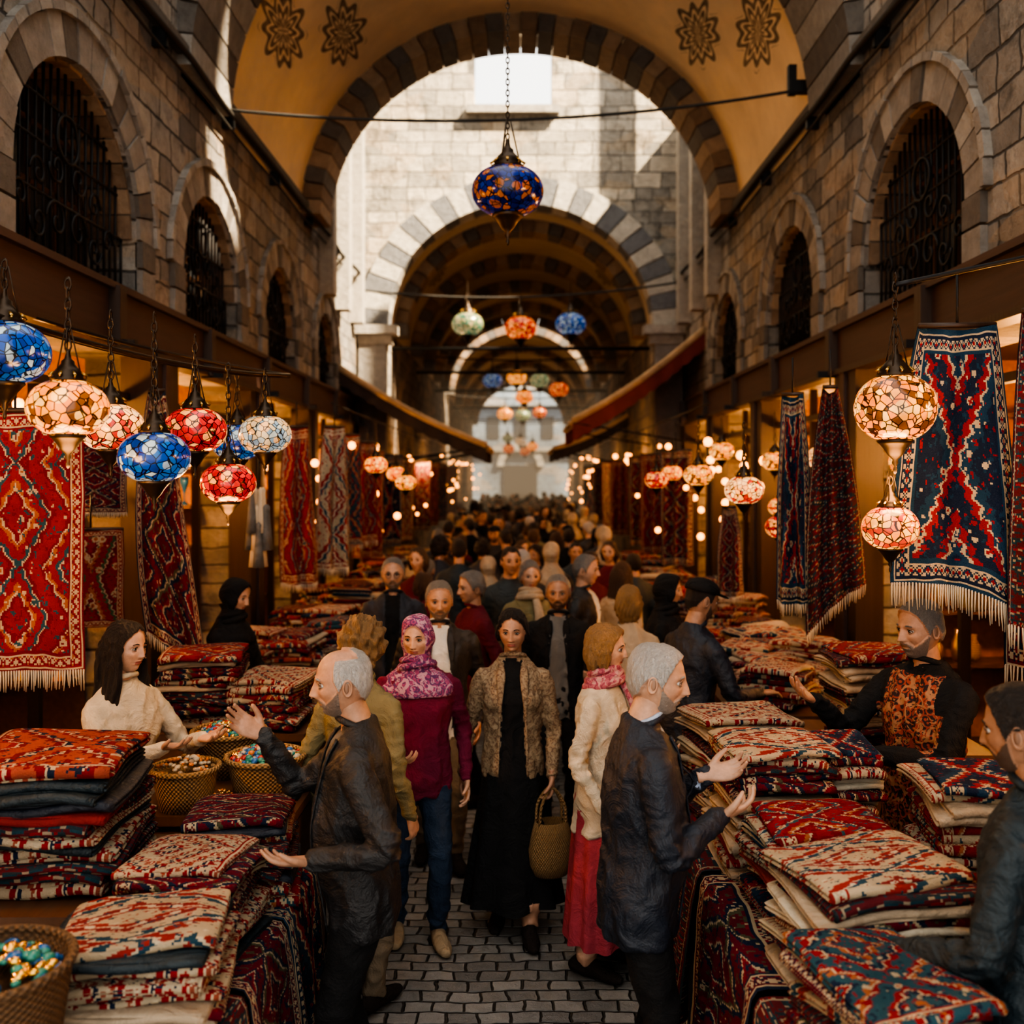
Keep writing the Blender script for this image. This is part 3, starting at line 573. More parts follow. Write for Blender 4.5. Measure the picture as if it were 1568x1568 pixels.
person('woman_in_black_hijab',1.0,6.9,75,1.68,dict(seed=14,fem=True,hair='hijab',scarf='c_black',skin='skin_b',jac='c_black',hem=.7,skirt=('c_black',.12)),1)
person('man_in_cap',.96,5.75,118,1.75,dict(seed=15,hair='cap',hmat='hair_black',skin='skin_c',beard='stubble_dark',jac='c_navy',hem=.80,lean=.10,Rw=(-.20,-.38,1.10),Rp=(-.5,.4,-.8),Rh=((0,-1,0),(0,0,-1),.4),Lw=(.2,-.36,1.12),head=(-10,14,0)),1)
person('rug_seller',1.79,4.40,-62,1.80,dict(seed=16,hair='short',hmat='hair_grey',beard='stubble_grey',bthick=.010,skin='skin_a',jac='c_black',vest='emb_vest',shirt='c_black',open=(.045,.05),hem=.70,wide=1.08,nose=1.15,
  Rw=(-.26,-.40,1.32),Rp=(-.3,.2,-1),Rh=((.1,-.9,.45),(.4,.3,.85),.25),Lw=(.02,-.34,1.14),Lp=(.6,.4,-.8),Lh=((-.25,-1,.1),(-.2,0,1),.35),head=(-8,4,0)))
person('shopkeeper_woman',-1.78,4.45,62,1.70,dict(seed=17,fem=True,hair='long',hmat='hair_black',skin='skin_b',jac='c_cream',hem=.80,trou='c_black',
  Rw=(-.08,-.36,1.24),Rp=(-.6,.4,-.8),Rh=((.1,-1,.15),(.1,-.3,1),.3),Lw=(.16,-.34,1.22),Lp=(.6,.4,-.8),Lh=((-.1,-1,.15),(-.2,0,1),.3),head=(8,0,0)))
person('stall_keeper_in_black_hijab',-1.86,6.4,72,1.70,dict(seed=18,fem=True,hair='hijab',scarf='c_black',skin='skin_b',jac='c_black',hem=.7,skirt=('c_black',.12),Rw=(-.1,-.34,1.02),Rh=((0,-1,0),(0,0,-1),.4),Lw=(.15,-.34,1.02),head=(0,10,0)),1)
person('bystander',1.40,2.70,-132,1.77,dict(seed=19,hair='short',hmat='hair_black',skin='skin_c',beard='stubble_dark',jac='c_teal',hem=.74,wide=1.05,trou='c_black',Lw=(.20,-.30,1.02),Lp=(.5,.5,-.8),Lh=((-.2,-1,0),(0,.1,-1),.5),Rw=(-.2,-.22,1.0),head=(0,6,0)))
CV=[]
cs=[dict(hair='short',hmat='hair_black',jac='c_black',skin='skin_a'),dict(hair='short',hmat='hair_grey',jac='c_navy',skin='skin_b',shirt='c_white'),dict(hair='hijab',fem=True,scarf='c_black',jac='c_black',skirt=('c_black',.12)),
 dict(hair='bald',hmat='hair_white',jac='c_char',skin='skin_b'),dict(hair='bob',fem=True,hmat='hair_brown',jac='c_maroon',skin='skin_b'),dict(hair='short',hmat='hair_brown',jac='c_brown',skin='skin_c',beard='stubble_dark'),dict(hair='short',hmat='hair_black',jac='c_teal',skin='skin_a'),dict(hair='hijab',fem=True,scarf='c_beige',jac='c_char'),
 dict(hair='wavy',hmat='hair_black',jac='c_olive',skin='skin_c'),dict(hair='long',fem=True,hmat='hair_brown',jac='c_beige',skin='skin_b'),dict(hair='cap',hmat='hair_black',jac='c_char',skin='skin_a',beard='stubble_dark'),dict(hair='curly',fem=True,hmat='hair_black',jac='c_navy',skin='skin_a')]
crowd=bpy.data.objects.new('pedestrian_crowd',None); scene.collection.objects.link(crowd)
for i,c in enumerate(cs):
    c['seed']=30+i; o=person('crowd_figure',0,0,0,1.70,c,2); CV.append(o)
pts=[]; used=[(.07,7.7),(.5,7.9),(-.34,7.2),(-.96,7.5),(1,6.9)]; tries=0
while len(pts)<175 and tries<60000:
    tries+=1; yy=8.3+34*random.random()**1.35; w=1.15 if yy<18 else 1.5
    xx=random.uniform(-w,w); md=.52
    if all((xx-a)**2+(yy-b)**2>md*md for a,b in pts+used): pts.append((xx,yy))
for i,(xx,yy) in enumerate(pts):
    rot=random.choice([0,PI,PI])+random.uniform(-.7,.7); s=random.uniform(.90,1.05)
    if i>=len(CV): inst(random.choice(CV),'crowd_figure',(xx,yy,0),rot,s,crowd)
    else: o=CV[i]; o.location=(xx,yy,0); o.rotation_euler=(0,0,rot); o.parent=crowd
# ------------------------------------------------------------------ architecture
def archpts(c,hw,spring,rise,n=20,a0=0,a1=PI): return [(c+hw*math.cos(t),spring+rise*math.sin(t)) for t in np.linspace(a0,a1,n)]
def polywall(name,outline,holes,plane,pos,thick,mat):
    cu=bpy.data.curves.new('c','CURVE'); cu.dimensions='2D'; cu.fill_mode='BOTH'; cu.extrude=thick/2
    for pl in [outline]+holes:
        sp=cu.splines.new('POLY'); sp.points.add(len(pl)-1); sp.use_cyclic_u=True
        for p,q in zip(sp.points,pl): p.co=(q[0],q[1],0,1)
    ob=bpy.data.objects.new('c',cu); scene.collection.objects.link(ob); dg=bpy.context.evaluated_depsgraph_get(); me=bpy.data.meshes.new_from_object(ob.evaluated_get(dg)); bpy.data.objects.remove(ob)
    if plane=='yz': M=Matrix(((0,0,1,pos),(1,0,0,0),(0,1,0,0),(0,0,0,1)))
    else: M=Matrix(((1,0,0,0),(0,0,-1,pos),(0,1,0,0),(0,0,0,1)))
    me.transform(M); me.name=name; me.materials.clear(); me.materials.append(MATS[mat]); o=bpy.data.objects.new(name,me); scene.collection.objects.link(o); return o
def ring(mb,fn,c,spring,rin,rout,zs,n,d0,d1,mats,a0=0,a1=PI,jit=.012):
    for i in range(n):
        g0=random.uniform(.02,.05); t0=a0+(a1-a0)*(i+g0)/n; t1=a0+(a1-a0)*(i+1-g0)/n; m=mats[i%len(mats)]; j=random.uniform(0,jit); V=[]; ro=rout+random.uniform(0,jit*2)
        for t in(t0,(t0+t1)/2,t1):
            for r in(rin,ro):
                for d in(d0-j,d1): V.append(fn(c+r*math.cos(t),spring+r*zs*math.sin(t),d))
        F=[]
        for s in(0,1):
            b=s*4; F+=[(b,b+4,b+6,b+2),(b+1,b+3,b+7,b+5),(b,b+1,b+5,b+4),(b+2,b+6,b+7,b+3)]
        F+=[(0,2,3,1),(8,9,11,10)]; mb.add(V,F,m,smooth=False)
LW=[(6.8,.98),(9.66,.88),(12.45,.80),(15.3,.7)]; RW=[(7.68,1.02),(11.1,.97),(14.5,.87)]
LB=[(1.2,4.5),(4.8,8.0),(8.25,10.9),(11.1,13.8),(14.1,17.4)]; RB=[(1.2,5.0),(5.2,8.8),(9.0,12.2),(12.4,15.2),(15.4,17.8)]
SILL=3.76; SPR=4.20
def side(name,sx,wins,bays,top):
    holes=[[(a,.02),(b,.02),(b,3.30),(a,3.30)] for a,b in bays]
    for c,hw in wins: holes.append([(c-hw,SILL),(c+hw,SILL)]+archpts(c,hw,SPR,hw*.96,18))
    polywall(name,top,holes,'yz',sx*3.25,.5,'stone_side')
    for k,(c,hw) in enumerate(wins):
        mb=MB(); ring(mb,lambda a,z,d:(sx*(3.0-d),a,z),c,SPR,hw,hw+.27,.96,17,.04,-.02,['vous_mid','vous_dark','vous_mid2','vous_mid'],jit=.02)
        for s in(-1,1):
            for q in range(2): box(mb,(sx*2.98,c+s*(hw+.135),SILL+.22*q+.11),(.06,.27,.20),['vous_mid','vous_dark'][q],0)
        ring(mb,lambda a,z,d:(sx*(3.0-d),a,z),c,SPR,hw+.285,hw+.34,.96,22,.065,-.01,['vous_mid2','vous_mid'])
        ring(mb,lambda a,z,d:(sx*(3.0-d),a,z),c,SPR,hw-.03,hw+.02,.96,15,-.03,-.47,['vous_brown','vous_brown2'])
        mb.build('window_arch',(0,0,0))
        g=MB(); xg=sx*3.12
        for yy in np.arange(c-hw+.06,c+hw,.105):
            zt=SPR+.96*math.sqrt(max(0,hw*hw-(yy-c)**2)); v,f,_=tube([(xg,yy,SILL),(xg,yy,zt)],.011,6); g.add(v,f,'iron')
        for zz in(SILL+.08,SILL+.44,SPR+.33,SPR+.62):
            w=hw if zz<SPR else math.sqrt(hw*hw-((zz-SPR)/.96)**2); v,f,_=tube([(xg,c-w,zz),(xg,c+w,zz)],.014,6,(0,0,1)); g.add(v,f,'iron')
        for s in(-1,1):
            for (oy,oz,R,tn) in((.16,.30,.15,1),(.16,.66,.12,-1),(.42,.24,.12,-1),(.42,.55,.11,1),(.66,.35,.10,1)):
                P=[(xg-sx*.03,c+s*(oy+R*(1-t/9.)*math.cos(t)),SILL+oz+tn*R*(1-t/9.)*math.sin(t)) for t in np.linspace(0,7.5,22)]
                v,f,_=tube(P,.011,5,(1,0,0)); g.add(v,f,'iron')
        v,f=torus((xg-sx*.03,c,SPR+.45),.16,.012,(1,0,0),24,6); g.add(v,f,'iron')
        g.build('window_grille',(0,0,0))
        b=MB(); box(b,(sx*3.40,c,SILL+.7),(.03,hw*2+.1,1.6),'glass_dark')
        for q in range(-2,3): box(b,(sx*3.37,c+q*hw*.4,SILL+.7),(.03,.035,1.6),'table_wood')
        for q in range(3): box(b,(sx*3.37,c,SILL+.2+q*.42),(.03,hw*2,.035),'table_wood')
        b.build('window_%d'%(k+(1 if sx<0 else 11)))
side('wall_left',-1,LW,LB,[(-1.5,0),(18.4,0),(18.4,12),(-1.5,12)])
side('wall_right',1,RW,RB,[(-1.5,0),(18.4,0),(18.4,9.0),(7.6,9.0),(7.2,12.0),(5.9,12.0),(5.6,15.5),(-1.5,15.5)])  # unseen upper outline stepped to block and shape sun on the left wall
gr=MB(); gr.add([(-12,-3,0),(12,-3,0),(12,90,0),(-12,90,0)],[(0,1,2,3)],'cobblestone',smooth=False); gr.build('floor')
def vault(name,hw,spring,rise,y0,y1,mat,rows=8):
    mb=MB(); n=48; ph=np.linspace(0,PI,n+1); ys=np.linspace(y0,y1,rows+1); V=[];U=[]
    for yy in ys:
        for p in ph: V.append((hw*math.cos(p),yy,spring+rise*math.sin(p))); U.append((p,yy))
    F=[(i*(n+1)+j,i*(n+1)+j+1,(i+1)*(n+1)+j+1,(i+1)*(n+1)+j) for i in range(rows) for j in range(n)]
    mb.add(V,F,mat,U); return mb.build(name)
vault('ceiling',3.0,5.95,2.76,9.9,13.7,'vault_plaster')
def yring(name,hw,spring,zs,y0,y1,thick,n,mats,jit=.012):
    mb=MB(); ring(mb,lambda a,z,d:(a,d,z),0,spring,hw-thick,hw+.04,zs,n,y0,y1,mats,jit=jit); return mb.build(name)
yring('stone_arch_rib',3.0,5.95,.92,13.6,14.35,.27,38,['vous_brown','vous_brown2','vous_dark'],.03)
yring('stone_arch_rib',3.0,5.95,.92,8.7,9.95,.12,30,['vous_mid','vous_dark','vous_mid2'],.02)
polywall('wall_above_arch',[(-3,5.9)]+[(-a,z) for a,z in archpts(0,3.0,5.95,2.76,30)]+[(3,5.9),(3,12),(-3,12)],[],'xz',9.3,1.0,'stone_facade')  # unseen upper part added to block sky and sun
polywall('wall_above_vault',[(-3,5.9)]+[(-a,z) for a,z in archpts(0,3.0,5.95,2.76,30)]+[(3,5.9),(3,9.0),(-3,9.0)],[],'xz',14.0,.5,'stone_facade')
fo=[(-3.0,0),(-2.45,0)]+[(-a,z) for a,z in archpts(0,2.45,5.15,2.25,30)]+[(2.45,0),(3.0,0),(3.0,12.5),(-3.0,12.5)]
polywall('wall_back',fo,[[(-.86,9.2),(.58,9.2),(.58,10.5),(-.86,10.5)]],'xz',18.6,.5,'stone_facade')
yring('striped_arch',2.9,5.15,.92,18.25,18.7,.47,26,['vous_light','vous_grey'],.02)
mb=MB()
for s in(-1,1):
    box(mb,(s*2.62,18.2,5.05),(.75,.4,.16),'trim_stone'); box(mb,(s*2.66,18.25,4.88),(.62,.3,.16),'trim_stone'); box(mb,(s*2.7,18.25,2.4),(.5,.25,4.8),'vous_mid')
    for q in range(3): box(mb,(s*2.9,15.0+q*1.35,8.5),(.22,.28,6.8),'trim_stone')
box(mb,(-.14,18.3,9.12),(1.7,.2,.14),'trim_stone')
mb.build('trim_1')
for sx,nm in((-1,'cornice_left'),(1,'cornice_right')):
    mb=MB(); box(mb,(sx*2.95,6.4,6.08),(.12,15.8,.07),'vous_dark')
    P=[(sx*(2.86-.02*math.sin(q*1.7)),-1+q*.8,5.98-.03*abs(math.sin(q*1.1))) for q in range(25)]; v,f,_=tube(P,.028,8,(0,0,1),3); mb.add(v,f,'cable')
    P=[(sx*2.90,-1+q*.8,5.86-.03*abs(math.sin(q*.9+1))) for q in range(25)]; v,f,_=tube(P,.014,6,(0,0,1),3); mb.add(v,f,'cable')
    for q in range(10): box(mb,(sx*2.93,.5+q*1.9,5.93),(.12,.05,.16),'iron')
    mb.build(nm)
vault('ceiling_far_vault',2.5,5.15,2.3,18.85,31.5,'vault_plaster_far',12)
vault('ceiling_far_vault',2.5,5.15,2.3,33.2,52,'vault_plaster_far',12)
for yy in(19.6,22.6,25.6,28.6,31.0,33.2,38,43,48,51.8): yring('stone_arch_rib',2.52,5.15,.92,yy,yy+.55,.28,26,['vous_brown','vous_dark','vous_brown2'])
mb=MB()
for s in(-1,1): box(mb,(s*2.75,35.5,3.0),(.5,33.4,6.6),'stone_dark')
mb.build('wall_far_gallery')
mb=MB()
for s in(-1,1):
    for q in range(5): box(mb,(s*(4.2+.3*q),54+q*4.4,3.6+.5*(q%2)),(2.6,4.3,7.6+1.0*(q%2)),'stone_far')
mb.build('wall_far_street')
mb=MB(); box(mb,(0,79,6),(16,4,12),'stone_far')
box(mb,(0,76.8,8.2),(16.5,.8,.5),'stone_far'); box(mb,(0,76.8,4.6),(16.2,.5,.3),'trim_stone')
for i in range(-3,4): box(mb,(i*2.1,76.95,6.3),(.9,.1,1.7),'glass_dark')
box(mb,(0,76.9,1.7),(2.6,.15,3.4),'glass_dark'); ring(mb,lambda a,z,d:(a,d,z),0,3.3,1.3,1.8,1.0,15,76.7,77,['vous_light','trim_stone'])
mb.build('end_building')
def shops(sx,bays):
    mb=MB(); box(mb,(sx*2.96,8.2,3.51),(.10,18.4,.36),'fascia'); box(mb,(sx*2.94,8.2,3.71),(.16,18.4,.05),'fascia'); box(mb,(sx*2.94,8.2,3.31),(.16,18.4,.05),'dark_wood')
    for q in range(9): box(mb,(sx*2.88,.8+2.1*q,3.50),(.10,.12,.42),'dark_wood'); box(mb,(sx*2.84,.8+2.1*q,3.30),(.20,.06,.06),'iron')
    for (a,b),(c,d) in zip(bays[:-1],bays[1:]): box(mb,(sx*2.96,(b+c)/2,1.65),(.10,c-b+.16,3.28),'dark_wood'); box(mb,(sx*2.90,(b+c)/2,1.65),(.06,.12,3.28),'fascia')
    mb.build('shop_fascia_board')
    for (a,b) in bays:
        m=MB()
        box(m,(sx*4.95,(a+b)/2,1.7),(.06,b-a+.3,3.5),'shop_wood'); box(m,((sx*4.2),(a+b)/2,3.42),(1.5,b-a+.3,.06),'dark_wood'); box(m,(sx*4.2,(a+b)/2,.03),(1.5,b-a+.3,.05),'dark_wood')
        for yy in(a-.06,b+.06): box(m,(sx*4.2,yy,1.7),(1.5,.06,3.5),'shop_wood')
        for yy in(a+.02,b-.02): box(m,(sx*3.02,yy,1.66),(.24,.34,3.3),'dark_wood')
        nm_=max(1,int((b-a)/1.3))
        for q in range(1,nm_): box(m,(sx*3.12,a+(b-a)*q/nm_,1.66),(.07,.06,3.26),'dark_wood')
        box(m,(sx*3.1,(a+b)/2,2.98),(.08,b-a,.06),'dark_wood')
        for z in(.75,1.2,1.62,2.04,2.46,2.88):
            box(m,(sx*4.72,(a+b)/2,z),(.4,b-a-.05,.035),'table_wood'); box(m,(sx*4.05,b-.18,z),(1.1,.34,.035),'table_wood')
        m.build('shop_interior')
        g=MB()
        for z in(.77,1.22,1.64,2.06,2.48):
            L=[(sx*4.62,yy) for yy in np.arange(a+.12,b-.4,.16)]+[(sx*(3.6+q*.15),b-.24) for q in range(7)]
            for (px,py) in L:
                if random.random()<.12: continue
                h=random.uniform(.12,.3); r=random.uniform(.04,.065); mt=random.choice(['brass','gold','brass','bead_white','bead_red','bead_blue','bead_orange','c_rednap','wicker'])
                pr=random.choice([[(r*.5,0),(r,.25*h),(r*.8,.6*h),(r*.3,.8*h),(r*.45,h)],[(r*.6,0),(r*.7,.1*h),(r,.9*h),(r*.9,h)],[(r*.8,0),(r*.8,.05*h),(r*.15,.15*h),(r*.15,.4*h),(r,.8*h),(r,h)]])
                v,f,_=lathe(pr,10,(px,py,z)); g.add(v,f,mt)
        for q in range(int((b-a)*3.6)):
            zz=random.uniform(1.9,3.1); v,f=ell((sx*random.uniform(3.3,4.4),random.uniform(a+.2,b-.25),zz),(.045,.045,.045),8,6); g.add(v,f,'bulb_soft')
        g.build('shop_goods')
        ld=bpy.data.lights.new('shop_lamp','POINT'); ld.energy=210*(b-a)/3; ld.color=(1,.45,.13); ld.shadow_soft_size=.12; lo=bpy.data.objects.new('shop_lamp',ld); lo.location=(sx*3.75,(a+b)/2,2.6); scene.collection.objects.link(lo)
shops(-1,LB); shops(1,RB)
def cable(name,p0,p1,sag,r=.012,mat='cable'):
    m=MB(); P=[(p0[0]+(p1[0]-p0[0])*t,p0[1]+(p1[1]-p0[1])*t,p0[2]+(p1[2]-p0[2])*t-sag*4*t*(1-t)) for t in np.linspace(0,1,25)]
    v,f,_=tube(P,r,6,(0,0,1)); m.add(v,f,mat); return m.build(name)
cable('overhead_cable',(-3,9.9,6.02),(3,10.2,6.35),.22,.016); cable('overhead_cable',(-3,6.2,6.3),(3,6.2,6.3),.05,.014)
cable('overhead_cable',(-3,17.9,5.75),(3,17.9,5.9),.22,.02)
mb=MB()
for yy,zz in((19.2,4.85),(24,4.9),(29,4.9),(36,4.9)): v,f,_=tube([(-2.5,yy,zz),(2.5,yy,zz)],.035,8,(0,0,1)); mb.add(v,f,'iron')
mb.build('iron_tie_rods')
m=MB(); box(m,(2.9,10.2,6.35),(.3,.1,.12),'iron'); box(m,(2.78,10.2,6.42),(.08,.08,.3),'iron'); m.build('wall_bracket')
# ------------------------------------------------------------------ lanterns
def lantern(x,y,z,R,glass,chain=.3,name='mosaic_lantern',tall=.74,light=0,n=28):
    m=MB()
    a=np.linspace(-1,1,15); gp=[(R*math.cos(t*PI/2*.78)**.85,R*tall*math.sin(t*PI/2*.78)/math.sin(PI/2*.78)*.93) for t in a]
    v,f,_=lathe(gp,n); m.add(v,f,glass)
    zt=gp[-1][1]; rt=gp[-1][0]
    pr=[(rt*1.08,zt-.03*R),(rt*1.12,zt+.04*R),(rt*.92,zt+.10*R),(rt*.95,zt+.16*R),(rt*.70,zt+.30*R),(rt*.42,zt+.42*R),(rt*.40,zt+.5*R),(rt*.22,zt+.56*R),(rt*.13,zt+.72*R),(rt*.16,zt+.76*R),(.001,zt+.80*R)]
    v,f,_=lathe(pr,20); m.add(v,f,'lamp_metal')
    pr=[(.001,-zt-.86*R),(rt*.10,-zt-.82*R),(rt*.13,-zt-.74*R),(rt*.07,-zt-.66*R),(rt*.20,-zt-.58*R),(rt*.16,-zt-.5*R),(rt*.45,-zt-.38*R),(rt*.70,-zt-.22*R),(rt*.95,-zt-.10*R),(rt*1.12,-zt-.04*R),(rt*1.05,-zt+.03*R)]
    v,f,_=lathe(pr,20); m.add(v,f,'lamp_metal')
    for q in range(8):
        t=q*PI/4; v,f,_=tube([(rt*1.05*math.cos(t),rt*1.05*math.sin(t),zt+.05*R),(rt*1.2*math.cos(t),rt*1.2*math.sin(t),zt+.12*R),(rt*.9*math.cos(t),rt*.9*math.sin(t),zt+.2*R)],.035*R,5,(0,0,1)); m.add(v,f,'brass')
    z0=zt+.80*R; lk=.034; k=int(chain/lk)
    for q in range(3):
        t=q*2*PI/3; v,f,_=tube([(rt*.8*math.cos(t),rt*.8*math.sin(t),zt+.2*R),(.2*rt*math.cos(t),.2*rt*math.sin(t),z0+.5*R)],.02*R,5,(1,0,0)); m.add(v,f,'lamp_metal')
    for q in range(min(k,80)):
        v,f=torus((0,0,z0+lk*(q+.4)),.011,.0035,(1,0,0) if q%2 else (0,1,0),8,4); v[:,2]=(v[:,2]-z0-lk*(q+.4))*1.8+z0+lk*(q+.4); m.add(v,f,'lamp_metal')
    ob=m.build(name,(x,y,z))
    if light:
        ld=bpy.data.lights.new('lantern_light','POINT'); ld.energy=light; ld.color=(1,.5,.18); ld.shadow_soft_size=.1; lo=bpy.data.objects.new('lantern_light',ld); lo.parent=ob; lo.location=(0,0,-R*1.7); scene.collection.objects.link(lo)
    return ob
lantern(-.08,6.2,4.13,.225,'g_cobalt',1.75,tall=.70)
for (x,y,z,R,g,c,l) in [(-1.84,3.55,2.79,.155,'g_blue',.12,0),(-1.50,3.3,2.575,.13,'g_amber',.24,14),(-1.63,3.96,2.545,.13,'g_cream',.28,0),(-1.35,3.67,2.42,.13,'g_blue',.36,0),(-1.34,4.1,2.54,.128,'g_red',.22,0),(-1.48,5.2,2.53,.13,'g_blue',.20,0),(-1.27,4.95,2.56,.13,'g_white',.14,0),(-1.38,4.7,2.32,.13,'g_red',.4,14)]:
    lantern(x,y,z,R,g,c,light=l)
cable('lantern_chain',(-2.05,2.6,3.02),(-1.3,5.6,2.92),.10,.014,'lamp_metal')
cable('lantern_chain',(-1.3,5.6,2.92),(-2.9,5.9,3.3),.03,.012,'lamp_metal')
cable('lantern_chain',(-2.05,2.6,3.02),(-2.9,2.5,3.4),.03,.012,'lamp_metal')
lantern(1.43,3.8,2.61,.152,'g_amber',.30,tall=.86,light=16); lantern(1.43,3.85,2.15,.108,'g_orange',.06,tall=.8)
cable('lantern_bracket',(1.43,3.8,3.08),(2.9,3.9,3.4),0,.010,'iron')
for (x,y,z,R,g,c) in [(1.37,6.1,2.27,.12,'g_cream',.25),(1.83,7.0,2.0,.11,'g_red',.5),(1.43,8.0,2.37,.12,'g_amber',.3),(1.23,9.0,2.33,.11,'g_red',.3),(2.45,6.2,2.45,.15,'g_amber',.25),(2.3,7.6,2.5,.12,'g_cream',.3),(2.5,7.9,2.2,.11,'g_amber',.3),(2.2,8.4,2.1,.11,'g_orange',.3),(1.9,9.4,2.6,.12,'g_amber',.2),(1.6,10.5,2.4,.11,'g_orange',.2),(-1.35,9.3,2.47,.11,'g_orange',.3),(-1.2,10.4,2.3,.11,'g_amber',.3),(-1.5,12,2.4,.12,'g_orange',.3),(2.2,5.2,2.5,.12,'g_orange',.3),(2.3,9.0,2.5,.12,'g_amber',.3)]:
    lantern(x,y,z,R,g,c,n=20)
for (x,y,z,R,g) in [(-.95,17.9,5.12,.29,'g_green'),(0,17.9,5.05,.29,'g_red'),(.9,17.9,5.12,.28,'g_blue'),(-.73,26,4.9,.26,'g_blue'),(-.1,26,4.98,.26,'g_amber'),(.5,26,4.9,.26,'g_green'),(.1,26.4,4.5,.24,'g_orange'),(1.0,26,4.67,.26,'g_red'),(-.53,34,4.55,.27,'g_amber'),(.07,34,4.5,.27,'g_green'),(.65,34,4.6,.25,'g_red'),(-.5,42,3.6,.25,'g_red'),(0,42,3.9,.25,'g_white'),(.5,42,3.7,.25,'g_orange'),(.2,46,3.6,.25,'g_red'),(-.6,46,4.2,.25,'g_green')]:
    lantern(x,y,z,R,g,.35 if y<30 else .3,n=18)
for yy,zz in((26,5.55),(34,5.2),(42,4.9),(46,5.0)): cable('overhead_cable',(-2.5,yy,zz),(2.5,yy,zz),.12,.02)
m=MB()
for s in(-1,1):
    for q in range(75):
        t=random.random(); yy=9.5+28*t**1.6; xx=s*(random.uniform(1.75,2.4) if yy<24 else random.uniform(1.5,2.4)); zz=random.uniform(1.6,2.9); r=random.uniform(.03,.055); v,f=ell((xx,yy,zz),(r,r,r),8,5); m.add(v,f,'bulb')
    for q in range(14):
        yy=10+q*2.6; v,f,_=tube([(s*1.9,yy,3.1),(s*1.9,yy+2.6,3.1)],.01,5,(0,0,1)); m.add(v,f,'cable')
m.build('string_lights')
for s in(-1,1):
    for yy in(20,26,33,41,49):
        ld=bpy.data.lights.new('gallery_lamp','POINT'); ld.energy=75; ld.color=(1,.5,.2); ld.shadow_soft_size=.2; lo=bpy.data.objects.new('gallery_lamp',ld); lo.location=(s*1.9,yy,2.6); scene.collection.objects.link(lo)
# ------------------------------------------------------------------ textiles
def slab(mb,c,w,l,t,rot,mat,seed=0,uvw=None,wv=.010):
    n=22; an=np.linspace(0,2*PI,n,endpoint=False); cx=np.sign(np.cos(an))*np.abs(np.cos(an))**.22; cz=np.sign(np.sin(an))*np.abs(np.sin(an))**.6
    ys=np.array([-1,-.985,-.95,-.8,-.6,-.35,-.1,.15,.4,.65,.85,.95,.985,1.])*l/2; zs=[.35,.8,1,1,1,1,1,1,1,1,1,1,.8,.35]; V=[];U=[]
    us,u0,v0=uvw or (1,0,0)
    for yy,sc in zip(ys,zs):
        e=abs(yy)/(l/2); xx=cx*w/2*(1+.018*math.sin(yy*11+seed))*(1-.02*max(0,(e-.9))*10); zz=cz*t/2*sc
        wave=wv*np.sin(xx*8+seed*1.7)*math.cos(yy*6+seed)+wv*.6*np.sin(xx*17+yy*9+seed)-.010*np.abs(xx/(w/2))**5-.008*e**5
        V.append(np.column_stack([xx,np.full(n,yy)+.010*np.sin(xx*9+seed*2),zz+wave])); U.append(np.column_stack([(xx/w+.5)*us+u0,np.full(n,(yy/l+.5)*us+v0)]))
    V=np.vstack(V); U=np.vstack(U); m=len(ys); F=[(i*n+j,i*n+(j+1)%n,(i+1)*n+(j+1)%n,(i+1)*n+j) for i in range(m-1) for j in range(n)]; F+= [tuple(range(n-1,-1,-1)),tuple((m-1)*n+j for j in range(n))]
    cr,sr=math.cos(rot),math.sin(rot); V=np.column_stack([V[:,0]*cr-V[:,1]*sr,V[:,0]*sr+V[:,1]*cr,V[:,2]])+np.array(c); mb.add(V,F,mat,U)
SIDE=['rug_stripe','rug_cream','rug_kilim','c_beige','rug_navy','rug_red','rug_stripe','rug_cream','rug_maroon','rug_kilim']
def stack(x,y,z0,w,l,h,rot=0,top='rug_red',pal=None,name='folded_rug_stack',th0=.027,us_top=.62):
    mb=MB(); z=0; pal=pal or SIDE; k=0
    while z<h:
        th=random.uniform(.8,1.4)*th0; last=z+th>=h; mt=top if last else random.choice(pal); ww=w*random.uniform(.90,1.04); ll=l*random.uniform(.90,1.04); r=rot+random.uniform(-.09,.09); ox,oy=random.uniform(-.022,.022),random.uniform(-.03,.03)
        sdd=k*.9+x*7
        us=us_top if last else .7; uvw=(us,random.uniform(0,1-us),random.uniform(0,1-us))
        for q in(0,1): slab(mb,(ox,oy,z+th*(.27+.5*q)),ww,ll,th*.52,r,mt,seed=sdd,uvw=uvw)
        cr,sr=math.cos(r),math.sin(r); P=[]
        for a in np.linspace(-ww/2*.96,ww/2*.96,11):
            yy=-l/2*(ll/l)*.985; wave=.010*math.sin(a*8+sdd*1.7)*math.cos(yy*6+sdd)+.006*math.sin(a*17+yy*9+sdd)-.010*abs(a/(ww/2))**5-.008
            yy2=yy+.010*math.sin(a*9+sdd*2); P.append((ox+a*cr-yy2*sr,oy+a*sr+yy2*cr,z+th*.52+wave))
        v,f,uv=tube(P,[(th*.52,th*.5)]*11,10,(0,0,1),1); uv=np.column_stack([uv[:,1]*.7,uv[:,0]*.08+.3]); mb.add(v,f,mt,uv); z+=th*1.02; k+=1
    return mb.build(name,(x,y,z0))
